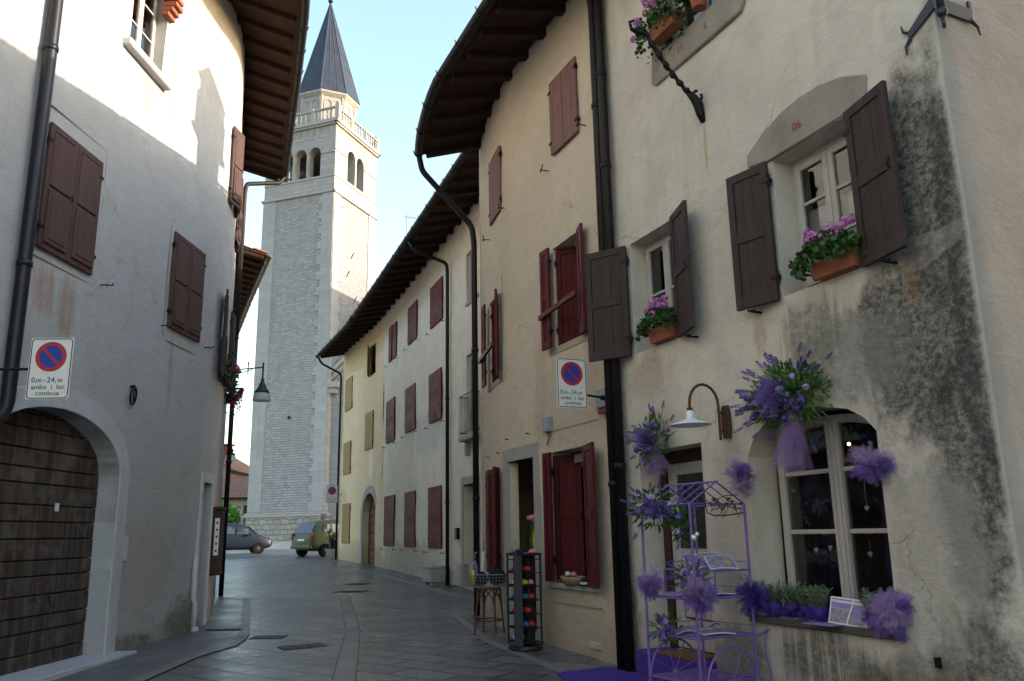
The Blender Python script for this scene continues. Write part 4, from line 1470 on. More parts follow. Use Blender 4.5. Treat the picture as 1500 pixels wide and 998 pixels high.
# far part round the bend: closed shutters high up, open window with flower boxes
shutter_pair(T5, FL, 3.1, 4.0, 7.75, 9.3, 'panel', M['left_shutter'], 12, 12, .03)
shutter_pair(T5, FL, 5.2, 6.1, 7.75, 9.3, 'panel', M['left_shutter'], 8, 8, .03)
shutter(T5, FL.fr(3.33, 4.35, .05, -rad(168)), .50, 1.6, 'panel', M['brown_shutter'])
shutter(T5, FL.fr(4.37, 4.35, .05, PI + rad(173)), .46, 1.6, 'panel', M['brown_shutter'])
window(T5, FL, 3.35, 4.35, 4.35, 5.95, .16, (.5,))
s = B()
s.band([(2.63, .1), (2.63, 2.66), (3.37, 2.66), (3.37, .1)], [(2.75, .1), (2.75, 2.5), (3.25, 2.5), (3.25, .1)], -.02, .2)
Fs = FL.fr(3.0, 0) @ Matrix.Translation((-3.0, 0, 0))
s.done('door_surround', M['white_stone'], T5, Fs, bevel=.006)
B().box(2.75, 3.25, .15, .19, .1, 2.5).done('door', M['board_wood'], T5, Fs)
s = B()
s.tube([(2.5, -.07, .10), (2.5, -.07, .55), (2.5, -.03, .62), (2.5, -.03, 1.3)], .04, 8)
s.ball((2.5, -.09, .14), .065)
s.done('corner_guard_pipe', M['white_stone'], T5, Fs, smooth=True)
# pipes
downpipe(T5, [fp(FL, -2.62, 1.1, ZWL - .2), fp(FL, -2.62, 1.0, ZWL - .5), fp(FL, -2.62, .12, ZWL - .9), fp(FL, -2.62, .1, ZWL - 1.2), fp(FL, -2.62, .1, 2.95), fp(FL, -3.4, .1, 2.3), fp(FL, -3.4, .1, .0)], .075, M['pipe_blue'], joints=[fp(FL, -2.62, .1, z) for z in (7.3, 4.6)])
te = FL.t1 - .12
for k in range(0):
    pass
zL = ZWL - .3 + .12
downpipe(T5, [fp(FL, te + .45, 1.15, zL), fp(FL, te + .4, 1.02, zL - .25), fp(FL, te, .16, zL - .55), fp(FL, te, .13, zL - .85), fp(FL, te, .13, 6.6)], .06, M['gutter'])
downpipe(T5, [fp(FL, te, .13, 6.6), fp(FL, te, .13, 5.0), fp(FL, te, .13, .22)], .058, M['pipe_dark'], joints=[fp(FL, te, .13, z) for z in (6.55, 3.4)])
# fine wires along the upper wall
s = B()
s.tube([fp(FL, .62, .02, 8.0), fp(FL, .60, .02, 11.3)], .007, 4)
s.done('cable', M['white_paint'], T5, Matrix())

# iron ring on the left wall
s = B()
F = FL.fr(.1, 3.55, .02)
n = 20
s.tube([(0.0 + .075 * math.sin(2 * PI * k / n), -.03 - .01 * math.cos(2 * PI * k / n), .0 + .125 * math.cos(2 * PI * k / n)) for k in range(n + 1)], .016, 6, cap=False)
s.tube([(0, .02, .13), (0, -.04, .14)], .02, 6)
s.tube([(0.01, -.03, .1), (.012, -.03, -.08)], .013, 6)
tag(s.done('tethering_ring', M['iron'], None, F, smooth=True), 'black iron tethering ring on the left wall above the portal shoulder', 'iron ring')
# notice board
Tn = thing('notice_board', 'narrow brown wooden notice box with a white printed strip on the left house wall', 'notice board', FL.fr(3.75, 1.0))
F = FL.fr(3.75, 1.0)
s = B()
s.box(-.22, .22, -.16, .02, 0, 1.06).box(-.25, .25, -.18, .02, 1.06, 1.12).box(-.24, .24, -.17, .02, -.06, 0)
s.done('board', M['board_wood'], Tn, F, bevel=.01)
s = B()
s.box(-.226, -.221, -.125, -.045, .28, .92)
nt = s.done('notice', M['paper'], Tn, F)
s = B()
for k in range(5): s.box(-.230, -.2265, -.10, -.07, .34 + k * .12, .38 + k * .12)
s.done('print', M['sign_black'], nt, F)

# ------------------------------------------------------------------ unseen house added across the alley to shade the side wall
T7 = thing('townhouse', 'plain cream house added across the alley to shade the side wall, out of view', 'house', Matrix.Translation((7, 0, -.1)))
f7 = Fac([(4.55, 2.5), (9.0, -7.6)], (4.55, 2.5))
b = B()
wall_mesh(b, f7, [(0, -.4), (f7.t1, -.4), (f7.t1, 9.4), (0, 9.4)], [], .6, .015, seed=12)
shell_mesh(b, f7, 0, f7.t1, -.4, 9.4, 8.5, (4.3, 10.9), True, True)
b.done('wall', M['white_plaster'], T7, Matrix(), recalc=False)
roof(T7, f7, 0, f7.t1, 9.4, 1.1, .3, 8.6, 4.3, 10.7, .8)


# ------------------------------------------------------------------ bell tower and church
TH = rad(19.8)
du = Vector((math.cos(TH), -math.sin(TH)))       # right along the tower front (seen from the street)
dv = Vector((math.sin(TH), math.cos(TH)))        # away, into the tower
S_ = 6.5
e_ = Vector((-13.68, 60.0))                      # near corner, right end of the front
fl = e_ - du * S_
bl, br_ = fl + dv * S_, e_ + dv * S_
ZB = 1.3
TW = thing('bell_tower', 'tall white limestone bell tower with arched belfry, balustrade and dark pointed spire', 'bell tower', Matrix.Translation((e_.x - 3.0, e_.y + 3.0, ZB)))
sides = [(fl, e_, 'front'), (e_, br_, 'right'), (br_, bl, 'back'), (bl, fl, 'left')]


def arch3(c, w, z0, zs):
    return arched(c - w / 2, c + w / 2, z0, zs, zs + w / 2 * 1.05, 8)


for (a, c, nm) in sides:
    fac = Fac([a, c], a)
    if nm in ('front', 'back'): ops = [arch3(x, 1.14, 29.4, 31.35) for x in (2.0, 3.3, 4.6)]
    else: ops = [arch3(x, 1.14, 29.5, 31.7) for x in (2.45, 3.85)]
    b = B()
    wall_mesh(b, fac, [(0, ZB), (S_, ZB), (S_, 27.95), (0, 27.95)], [], 2.2, .02, seed=1)
    b.done('wall', M['tower_brick'], TW, Matrix(), recalc=False)
    b = B()
    wall_mesh(b, fac, [(0, 27.95), (S_, 27.95), (S_, 33.9), (0, 33.9)], [(o_, .75) for o_ in ops], 1.0, .01, seed=1)
    b.done('belfry_wall', M['tower_smooth'], TW, Matrix(), recalc=False)
    # thin inner skin so the belfry is a room
    F = fac.fr(0, 0)
    for x0, x1 in ((0, 1.15), (S_ - 1.15, S_)):
        b = B()
        uvl = b.bm.loops.layers.uv.new("facade")
        z = 3.42
        while z < 27.9:
            # alternating long and short corner blocks make a toothed pilaster
            k = int(z / .62)
            ext = (.14 if k % 2 else -.14) if (x0 > 0) == (nm == 'front') else 0.
            xa, xb = (x0, x1 + ext) if x0 == 0 else (x0 - ext, x1)
            bm_h = min(.618, 27.94 - z)
            b.box(xa, xb, -.06, .05, z, z + bm_h)
            z += .62
        for f in b.bm.faces:
            for lp in f.loops: lp[uvl].uv = (lp.vert.co.x, lp.vert.co.z)
        b.done('corner_blocks', M['tower_quoin'], TW, F)
    b = B()
    b.box(-.16, S_ + .16, -.16, .05, 27.85, 28.05)
    b.box(-.10, S_ + .10, -.10, .05, 31.25, 31.36) if nm in ('left',) else None
    if nm in ('front', 'back'):
        b.box(-.02, 1.38, -.07, .05, 31.25, 31.36).box(5.22, S_ + .02, -.07, .05, 31.25, 31.36)
    if nm in ('right',):
        b.box(-.02, 1.80, -.07, .05, 31.45, 31.56).box(4.5, S_ + .02, -.07, .05, 31.45, 31.56)
    b.box(-.02, S_ + .02, -.06, .05, 29.2, 29.33)
    b.box(-.28, S_ + .28, -.28, .05, 33.78, 34.02)
    b.box(-.18, S_ + .18, -.18, .05, 33.62, 33.779)
    b.done('string_course', M['trim_stone'], TW, F, bevel=.02)
    # hanging arch frieze under the cornice
    b = B()
    for i in range(9):
        x = .75 + i * (S_ - 1.5) / 8
        b.prism([(x - .17, 33.05), (x + .17, 33.05), (x + .17, 33.45)] + arc_pts(x, 33.45, .17, .15, 0, PI, 5)[1:-1] + [(x - .17, 33.45)], -.012, .02)
    b.done('arch_frieze', M['stone'], TW, F)
    # columns between the arches
    cols = (2.65, 3.95) if nm in ('front', 'back') else (3.15,)
    for x in cols:
        b = B()
        zs = 31.35 if nm in ('front', 'back') else 31.7
        b.lathe([(.15, 29.35), (.15, 29.55), (.09, 29.65), (.085, zs - .35), (.12, zs - .3), (.19, zs - .02), (.19, zs)], 10, F @ Matrix.Translation((x, .2, 0)))
        b.done('column', M['trim_stone'], TW, Matrix(), smooth=True)
    # balustrade
    b = B()
    b.box(0, S_, -.20, -.02, 34.02, 34.14).box(0, S_, -.20, -.02, 35.0, 35.14)
    for i in range(15):
        x = .38 + i * (S_ - .76) / 14
        b.lathe([(.05, 34.13), (.075, 34.35), (.045, 34.6), (.07, 34.8), (.05, 35.02)], 6, F @ Matrix.Translation((x, -.11, 0)) if False else Matrix.Translation((x, -.11, 0)))
    for x in (S_ * .33, S_ * .67): b.box(x - .09, x + .09, -.22, 0, 34.02, 35.25)
    b.done('balustrade', M['trim_stone'], TW, F)
    b = B()
    b.box(-.12, .26, -.30, .08, 34.02, 35.3)
    b.ball((.07, -.11, 35.48), .2)
    b.done('corner_post', M['trim_stone'], TW, F, bevel=.02)
    # moulded rubble plinth
    b = B()
    uvl = b.bm.loops.layers.uv.new("facade")
    b.box(-.22, S_ + .22, -.22, .05, .6, 3.05)
    for f in b.bm.faces:
        for lp in f.loops: lp[uvl].uv = (lp.vert.co.x, lp.vert.co.z)
    b.done('plinth', M['rubble'], TW, F)
    b = B()
    b.box(-.30, S_ + .30, -.30, .05, 3.052, 3.22)
    b.prism([(-.26, 3.222), (S_ + .26, 3.222), (S_ + .12, 3.38), (-.12, 3.38)], -.14, .05)
    b.done('plinth_moulding', M['trim_stone'], TW, F, bevel=.03)
fF = Fac([fl, e_], fl).fr(0, 0)
b = B()
b.box(.05, S_ - .05, .05, S_ - .05, 28.6, 28.8).box(-.1, S_ + .1, -.1, S_ + .1, 33.70, 33.95)
b.done('belfry_floor', M['grey_plaster'], TW, fF)
b = B()
for x, y in ((3.3, 3.2), (2.3, 2.6)):
    b.lathe([(.05, 31.1), (.22, 31.05), (.30, 30.7), (.36, 30.35), (.5, 30.15), (.52, 30.1)], 14, Matrix.Translation((x, y, 0)))
b.box(1.0, 5.5, 2.9, 3.1, 31.1, 31.3)
b.done('bell', M['gutter'], TW, fF, smooth=True)
# faint carved frieze panel on the belfry front
b = B()
for x in (1.5, 2.2, 3.0, 3.5, 4.0, 4.6, 5.1):
    b.ball((x, -.005, 32.75 + .05 * math.sin(x * 5)), .22, .03, .10, 8, 5)
b.done('carved_frieze', M['trim_stone'], TW, fF, smooth=True)
for (x, z) in ((4.4, 16.5), (3.0, 23.5), (2.4, 21.8), (3.6, 20.0), (2.9, 18.0)):
    fr2 = Fac([e_, br_], e_).fr(x, z)
    B().tube([fr2 @ Vector((-.25, -.04, -.3)), fr2 @ Vector((.0, -.05, .1)), fr2 @ Vector((.22, -.04, .3))], .03, 5).done('tie_iron', M['iron'], TW, Matrix())
b = B()
b.box(5.0, 5.7, -.03, .03, 9.5, 12.0) if False else None
b.ball((3.3, -.05, 10.3), .12)
b.done('lamp_bracket', M['iron'], TW, fF)
# octagonal drum and spire
ctr = (fl + br_) / 2
ctr = Vector((ctr.x + .15, ctr.y))


def octa(r, z, ph=0.):
    return [Vector((ctr.x + r * math.cos(PI / 2 - TH + ph + PI / 8 + k * PI / 4), ctr.y + r * math.sin(PI / 2 - TH + ph + PI / 8 + k * PI / 4), z)) for k in range(8)]


b = B()
uvl = b.bm.loops.layers.uv.new("facade")
lo, hi = octa(2.45, 33.9), octa(2.45, 37.45)
for k in range(8):
    a, c = k, (k + 1) % 8
    f = b.bm.faces.new([b.bm.verts.new(q) for q in (lo[c], lo[a], hi[a], hi[c])][::-1])
    for lp, u in zip(f.loops, ((2 * k, 37.4), (2 * k, 33.9), (2 * k + 2, 33.9), (2 * k + 2, 37.4))): lp[uvl].uv = u
b.done('drum', M['tower_smooth'], TW, Matrix())
b = B()
for k in range(8):
    a, c = lo[(k + 1) % 8], lo[k]
    r = Vector((c.x - a.x, c.y - a.y)).normalized()
    n_ = Vector((-r.y, r.x))
    mid = (a + c) / 2
    if n_.dot(Vector((ctr.x - mid.x, ctr.y - mid.y))) < 0:
        r = -r
        n_ = Vector((-r.y, r.x))
    Fm = Matrix(((r.x, n_.x, 0, mid.x), (r.y, n_.y, 0, mid.y), (0, 0, 1, 0), (0, 0, 0, 1)))
    for x in (-.36, .36):
        ou = arched(x - .36, x + .36, 34.9, 36.55, 36.95, 8)
        inn = arched(x - .28, x + .28, 34.9, 36.55, 36.86, 8)
        b.band(ou[1:] + [ou[0]], inn[1:] + [inn[0]], -.07, .03)
    b.box(-.93, -.78, -.07, .03, 34.0, 37.4, Fm)
    b.box(.78, .93, -.07, .03, 34.0, 37.4, Fm)
    if k in (0, 1, 2, 3, 4, 5, 6, 7):
        pass
    # move the arch bands just made into place
    for v in b.bm.verts:
        if not v.tag:
            if v.co.length < 60 and abs(v.co.x) < 2 and abs(v.co.y) < 1:
                v.co = Fm @ v.co
            v.tag = True
b.done('blind_arches', M['trim_stone'], TW, Matrix())
b = B()
l0, l1, l2, l3 = octa(2.48, 37.2), octa(2.76, 37.45), octa(2.78, 37.6), octa(2.4, 37.62)
for A_, C_ in ((l0, l1), (l1, l2), (l2, l3)):
    for k in range(8): b.add([A_[k], A_[(k + 1) % 8], C_[(k + 1) % 8], C_[k]], [(0, 1, 2, 3)])
b.done('drum_cornice', M['trim_stone'], TW, Matrix())
b = B()
apex = Vector((ctr.x, ctr.y, 47.6))
sp = octa(2.80, 37.62)
for k in range(8): b.add([sp[k], sp[(k + 1) % 8], apex], [(0, 1, 2)])
b.add(sp, [tuple(range(8))])
spire = b.done('spire', M['spire'], TW, Matrix())
b = B()
for k in range(8):
    for j in range(3):
        p = sp[k].lerp(sp[(k + 1) % 8], j / 3)
        q = p.lerp(apex, 1 if j == 0 else .72)
        b.tube([p, q], .035 if j else .05, 4)
b.done('seams', M['spire'], spire, Matrix())
b = B()
b.ball((apex.x, apex.y, 47.75), .22)
b.tube([(apex.x, apex.y, 47.6), (apex.x, apex.y, 49.6)], .04, 5)
b.tube([(apex.x - .4, apex.y, 49.0), (apex.x + .4, apex.y, 49.0)], .035, 5)
b.done('cross', M['iron'], spire, Matrix())

# church front to the right of the tower: wall with a raking moulded gable
CH = thing('church', 'pale stone church front with a sloping moulded gable joined to the bell tower', 'church', Matrix.Translation((e_.x + 6, e_.y - 1, ZB)))
cf = Fac([e_ + dv * .5, e_ + dv * .5 + du * 26], e_ + dv * .5)
b = B()
out = [(-.02, .6), (26, .6), (26, 13.0), (13, 24.0), (-.02, 13.2)]
wall_mesh(b, cf, out, [], 2., .02, seed=3)
pA, rA, FA = cf.at(0)
uvl = b.bm.loops.layers.uv.get("facade")
for t, zz in ((26, 13.0),):
    p, r, F = cf.at(t)
    fc = b.bm.faces.new([b.bm.verts.new(q) for q in ((p.x, p.y, .6), (p.x + F.x * 30, p.y + F.y * 30, .6), (p.x + F.x * 30, p.y + F.y * 30, zz), (p.x, p.y, zz))])
    for lp, u in zip(fc.loops, ((0, 0), (30, 0), (30, zz), (0, zz))): lp[uvl].uv = u
b.done('wall', M['tower_brick'], CH, Matrix(), recalc=False)
F = cf.fr(0, 0)
b = B()
b.band([(-.1, 13.55), (13, 24.35), (26.2, 13.35)], [(-.1, 13.2), (13, 24.0), (26.2, 13.0)], -.35, .3)
b.band([(-.1, 13.17), (13, 23.97), (26.2, 12.97)], [(-.1, 12.75), (13, 23.55), (26.2, 12.55)], -.16, .2)
b.box(-.15, .9, -.55, .2, 12.3, 12.75).box(-.05, .6, -.4, .2, 11.9, 12.3)
b.done('gable_moulding', M['trim_stone'], CH, F, bevel=.03)
b = B()
sl = math.atan2(10.8, 13)
for i in range(26):
    x = .4 + i * .48
    zc = 12.95 + x * 10.8 / 13 - .62
    b.prism([(x - .15, zc - .2), (x + .15, zc - .2 + .25), (x + .15, zc + .38), (x - .15, zc + .12)], -.13, .05)
b.done('arch_frieze', M['trim_stone'], CH, F)
b = B()
for s_ in (0, 1):
    pts = [(-.1, 13.3), (13, 24.1)] if s_ == 0 else [(13, 24.1), (26.2, 13.1)]
    b.add([F @ Vector((pts[0][0], .3, pts[0][1])), F @ Vector((pts[1][0], .3, pts[1][1])), F @ Vector((pts[1][0], 30, pts[1][1])), F @ Vector((pts[0][0], 30, pts[0][1]))], [(0, 1, 2, 3)])
b.done('roof', M['tiles'], CH, Matrix())
# raised terrace with steps round the tower
b = B()
for i in range(4):
    o_ = 4.6 - i * .42
    b.box(-14, S_ + 22, -o_, 1.0, .2, .92 + i * .13, fF)
tag(b.done('terrace', M['steps'], None, Matrix(), bevel=.015), kind='structure')

# ------------------------------------------------------------------ house behind the left house, far houses, garden wall
T6 = thing('townhouse', 'house farther along on the left, only its tiled eave with timber soffit and gutter showing', 'house', Matrix.Translation((-9.3, 24, .3)))
f6 = Fac([(-8.5, 23.4), (-10.6, 28.2), (-12.85, 33.5)], (-8.5, 23.4))
b = B()
wall_mesh(b, f6, [(0, 0), (f6.t1, 0), (f6.t1, 10.1), (0, 10.1)], [], .6, .015)
shell_mesh(b, f6, 0, f6.t1, 0, 10.1, 7, (3.5, 11.6), True, True)
b.done('wall', M['left_plaster'], T6, Matrix(), recalc=False)
roof(T6, f6, 0, f6.t1, 10.1, 1.15, .28, 7, 3.5, 11.4, .6, gutter_mat=M['pipe_tan'])
q = f6.at(5.5, 1.2)[0]
b = B()
b.add([(q.x - .3, q.y, 8.9), (q.x + .75, q.y + .5, 8.85), (q.x + .55, q.y + 2.2, 8.95), (q.x - .5, q.y + 2, 9.25)], [(0, 1, 2, 3)])


def block(name_label, F, w, d, h, ridge, wallm, over=.5, windows=(), chim=None):
    T = thing('house', name_label, 'house', F)
    b = B()
    uvl = b.bm.loops.layers.uv.new("facade")
    pts = [(-w / 2, 0), (w / 2, 0), (w / 2, d), (-w / 2, d)]
    for i in range(4):
        a, c = pts[i], pts[(i + 1) % 4]
        L = math.hypot(c[0] - a[0], c[1] - a[1])
        vs = [(a[0], a[1], -1), (c[0], c[1], -1), (c[0], c[1], h)]
        uv = [(0, -1), (L, -1), (L, h)]
        if i in (1, 3):
            vs.append((a[0], d / 2, h + ridge))
            uv.append((L / 2, h + ridge))
        vs.append((a[0], a[1], h))
        uv.append((0, h))
        f = b.bm.faces.new([b.bm.verts.new(v) for v in vs])
        for lp, u in zip(f.loops, uv): lp[uvl].uv = (u[0] + i * 20, u[1])
    b.done('wall', wallm, T, F, recalc=False)
    b = B()
    uvl = b.bm.loops.layers.uv.new("facade")
    sl = ridge / (d / 2)
    for y0, y1, z0, z1 in ((-over, d / 2, h - over * sl + .1, h + ridge + .1), (d + over, d / 2, h - over * sl + .1, h + ridge + .1)):
        for dz in (0, -.12):
            f = b.bm.faces.new([b.bm.verts.new(v) for v in ((-w / 2 - over, y0, z0 + dz), (w / 2 + over, y0, z0 + dz), (w / 2 + over, y1, z1 + dz), (-w / 2 - over, y1, z1 + dz))])
            for lp, u in zip(f.loops, ((0, 0), (w, 0), (w, d * .6), (0, d * .6))): lp[uvl].uv = u
        f = b.bm.faces.new([b.bm.verts.new(v) for v in ((-w / 2 - over, y0, z0), (w / 2 + over, y0, z0), (w / 2 + over, y0, z0 - .12), (-w / 2 - over, y0, z0 - .12))])
        for x in (-w / 2 - over, w / 2 + over):
            b.bm.faces.new([b.bm.verts.new(v) for v in ((x, y0, z0), (x, y1, z1), (x, y1, z1 - .12), (x, y0, z0 - .12))])
    rf = b.done('roof', M['tiles'], T, F, recalc=False)
    for (x, z, ww, wh) in windows:
        b = B()
        b.box(x - ww / 2, x + ww / 2, -.05, .05, z, z + wh)
        wn_ = b.done('window', M['brown_shutter'], T, F)
    b = B()
    b.tube([(-w / 2 - over, -over - .06, h - over * sl + .02), (w / 2 + over, -over - .06, h - over * sl + .02)], .08, 6)
    b.done('gutter', M['gutter'], rf, F)
    if chim:
        b = B()
        x, y, z0, hh, s_ = chim
        b.box(x - s_, x + s_, y - s_, y + s_, z0, z0 + hh).box(x - s_ - .12, x + s_ + .12, y - s_ - .12, y + s_ + .12, z0 + hh, z0 + hh + .15)
        for k in (-1, 1): b.box(x + k * s_ * .7 - .1, x + k * s_ * .7 + .1, y - s_, y + s_, z0 + hh + .15, z0 + hh + .5)
        b.box(x - s_ - .2, x + s_ + .2, y - s_ - .2, y + s_ + .2, z0 + hh + .5, z0 + hh + .62)
        b.done('chimney', M['brick_red'], rf, F, bevel=.02)
    return T


block('low house with a red tiled roof and ochre wall at the end of the street', Matrix.Translation((-25.5, 70, .9)) @ Matrix.Rotation(rad(6), 4, 'Z'), 9, 7, 4.2, 1.75, M['far_plaster'], .5, windows=((1.3, 2.2, .9, 1.3), (-1.5, 2.2, .9, 1.3), (3.2, 2.2, .8, 1.2)))
block('taller grey gabled house with a brick chimney behind the low tiled house', Matrix.Translation((-25.6, 80, .9)) @ Matrix.Rotation(rad(90), 4, 'Z'), 10, 9, 6.9, 2.6, M['grey_plaster'], .6, chim=(-2.6, 1.3, 7.0, 1.7, .42))
# garden wall
Fg = Matrix.Translation((-22.4, 62, .84)) @ Matrix.Rotation(rad(4), 4, 'Z')
b = B()
uvl = b.bm.loops.layers.uv.new("facade")
b.box(-7, 2.0, 0, .4, -.3, 1.55)
for f in b.bm.faces:
    for lp in f.loops: lp[uvl].uv = (lp.vert.co.x, lp.vert.co.z)
tag(b.done('garden_wall', masonry("garden wall stone", (.62, .55, .44), (.5, .44, .35), (.4, .35, .28), .5, .2, .8, .03), None, Fg), 'low pale stone garden wall behind the dark blue car', 'garden wall')


def leaf_cloud(b, n, c, rx, ry, rz, size, rg, lumps=6):
    cs = [(Vector((rg.uniform(-.6, .6) * rx, rg.uniform(-.6, .6) * ry, rg.uniform(-.6, .7) * rz)), rg.uniform(.35, .6)) for _ in range(lumps)]
    for i in range(n):
        k, s = cs[rg.randrange(lumps)]
        d = Vector((rg.gauss(0, 1), rg.gauss(0, 1), rg.gauss(0, 1))).normalized() * (rg.random() ** .45) * s
        p = Vector(c) + k + Vector((d.x * rx, d.y * ry, d.z * rz))
        leaf(b, p, size * rg.uniform(.6, 1.2), rg)


def leaf(b, p, s, rg, up=.5):
    n = Vector((rg.gauss(0, 1), rg.gauss(0, 1), rg.gauss(0, 1) + up)).normalized()
    u = n.orthogonal().normalized()
    u = (u * math.cos(a := rg.uniform(0, 6.28)) + n.cross(u) * math.sin(a))
    w = n.cross(u)
    q = [p + u * s + n * s * .12, p + u * s * .45 + w * s * .62, p - u * s * .55 + w * s * .6, p - u * s * .85, p - u * s * .55 - w * s * .6, p + u * s * .45 - w * s * .62]
    b.add(q, [(0, 1, 2, 3, 4, 5)])


rg = random.Random(3)
Fb_ = Matrix.Translation((-21.9, 64, .84))
T = thing('shrub', 'bright green leafy shrub behind the garden wall', 'shrub', Fb_)
b = B()
leaf_cloud(b, 1500, (-.3, 0, 2.0), 1.7, 1.2, 1.7, .13, rg, 9)
b.done('foliage', M['bush_leaf'], T, Fb_, recalc=False)
b = B()
for i in range(5): b.tube([(.1 * i - .5, 0, -.3), (.3 * i - .9, .1, 1.8)], [.05, .02], 5)
b.done('stem', M['stool_wood'], T, Fb_)


# ------------------------------------------------------------------ cars
def car(label, F, L, W, H, paint, van=False):
    """x = left/right, y = length (rear at 0, front at L), z up"""
    T = thing('parked_car', label, 'car', F)
    hw = W / 2
    # stations: y, z bottom, z belt, z roof, half width belt, half width roof
    st = [(0.00, .42, .82, .84, .80, .74), (0.03, .30, .98, 1.02, .90, .78), (.06, .28, 1.02, 1.28, .93, .74), (.13, .24, 1.03, 1.53, .96, .71), (.25, .22, 1.03, 1.64, 1.0, .75),
          (.42, .22, 1.01, 1.66, 1.0, .78), (.58, .22, .99, 1.60, 1.0, .76), (.66, .22, .98, 1.46, 1.0, .72), (.76, .22, .97, 1.10, .99, .74), (.80, .22, .95, .99, .98, .80), (.90, .24, .86, .88, .93, .78), (.97, .30, .70, .72, .84, .70), (1.0, .42, .58, .60, .74, .62)]
    k = H / 1.66
    b = B()
    rings = []
    for (y, zb, zl, zr, wb, wr) in st:
        y *= L
        ring = [(-hw * wb * .82, zb), (-hw * wb * .97, zb + .14), (-hw * wb, (zb + zl) / 2), (-hw * wb * .965, zl), (-hw * wr, zl + (zr - zl) * .86), (-hw * wr * .82, zr)]
        ring = ring + [(-x, z) for x, z in reversed(ring)]
        rings.append([b.bm.verts.new((x, y, z * k)) for x, z in ring])
    m = len(rings[0])
    for ra, rb in zip(rings, rings[1:]):
        for i in range(m): b.bm.faces.new((ra[i], ra[(i + 1) % m], rb[(i + 1) % m], rb[i]))
    b.bm.faces.new(rings[0])
    b.bm.faces.new(list(reversed(rings[-1])))
    body = b.done('body', paint, T, F, smooth=True)
    ss = body.modifiers.new("sub", 'SUBSURF')
    ss.levels = ss.render_levels = 1
    # glazing laid 6 mm proud of the cabin
    def side(y, f, o_=.016):
        for (a, c) in zip(st, st[1:]):
            if a[0] <= y <= c[0]:
                u = (y - a[0]) / (c[0] - a[0])
                z_l, z_r, wb, wr = [a[j] + (c[j] - a[j]) * u for j in (2, 3, 4, 5)]
                x = hw * (wb * .965 + (wr - wb * .965) * f)
                return x + o_, y * L, (z_l + (z_r - z_l) * .86 * f) * k
    for sx in (-1, 1):
        for (ys) in ((.17, .28), (.30, .47), (.50, .66)):
            g = B()
            n = 5
            vs = []
            for i in range(n + 1):
                y = ys[0] + (ys[1] - ys[0]) * i / n
                for f in (.10, .45, .78):
                    x, yy, z = side(y, f)
                    vs.append((sx * x, yy, z))
            g.add(vs, [(3 * i + j, 3 * i + 3 + j, 3 * i + 4 + j, 3 * i + 1 + j) for i in range(n) for j in (0, 1)])
            g.done('side_window', M['car_glass'], T, F)
    g = B()
    g.add([(-hw * .70, .037 * L - .03, 1.05 * k), (hw * .70, .037 * L - .03, 1.05 * k), (hw * .58, .122 * L - .03, 1.50 * k), (-hw * .58, .122 * L - .03, 1.50 * k), (-hw * .67, .065 * L - .03, 1.27 * k), (hw * .67, .065 * L - .03, 1.27 * k)], [(0, 1, 5, 4), (4, 5, 2, 3)])
    g.done('rear_window', M['car_glass'], T, F)
    g = B()
    g.add([(-hw * .80, .785 * L, 1.03 * k), (hw * .80, .785 * L, 1.03 * k), (hw * .64, .66 * L, 1.47 * k), (-hw * .64, .66 * L, 1.47 * k)], [(0, 1, 2, 3)])
    g.done('windscreen', M['car_glass'], T, F)
    for sx in (-1, 1):
        g = B()
        g.box(sx * hw * .74 - .055, sx * hw * .74 + .055, .0, .22, .76 * k, 1.06 * k)
        g.done('tail_light', M['tail_light'], T, F, bevel=.03)
        g = B()
        g.box(sx * hw * .70 - .13, sx * hw * .70 + .13, .92 * L, .965 * L, .60 * k, .70 * k)
        g.done('headlight', M['grey_box'], T, F, bevel=.03)
        g = B()
        g.box(sx * (hw + .09) - .09, sx * (hw + .09) + .09, .66 * L, .69 * L, .98 * k, 1.12 * k)
        g.done('mirror', paint, T, F, bevel=.03)
        for y in (.19, .80):
            Fw = F @ Matrix.Translation((sx * (hw - .10), y * L, .31)) @ Matrix.Rotation(PI / 2, 4, 'Y')
            wb_ = B()
            wb_.lathe([(.20, -.11), (.29, -.11), (.31, -.07), (.31, .07), (.29, .11), (.20, .11)], 20)
            wh = wb_.done('wheel', M['tyre'], T, Fw, smooth=False)
            wb_ = B()
            wb_.lathe([(.02, .115), (.05, .115), (.19, .10), (.205, .115), (.205, -.115), (.02, -.115)], 20)
            wb_.done('rim', M['rim'], wh, Fw)
    g = B()
    g.box(-hw * .80, hw * .80, -.04, .25, .36 * k, .54 * k)
    g.done('bumper', paint, T, F, bevel=.05, seg=2)
    g = B()
    g.box(-.24, .24, .0, .06, .70 * k, .79 * k)
    g.done('number_plate', M['white_paint'], T, F, bevel=.01)
    return T


car('pale green compact car parked at the end of the yellow house, rear towards us', Matrix.Translation((-10.3, 40.6, .66)) @ Matrix.Rotation(rad(-36), 4, 'Z'), 4.1, 1.80, 1.76, M['car_green'])
car('dark blue hatchback parked across the street end, seen from its right side', Matrix.Translation((-17.1, 45.4, .75)) @ Matrix.Rotation(rad(-66), 4, 'Z'), 3.9, 1.72, 1.68, M['car_blue'])

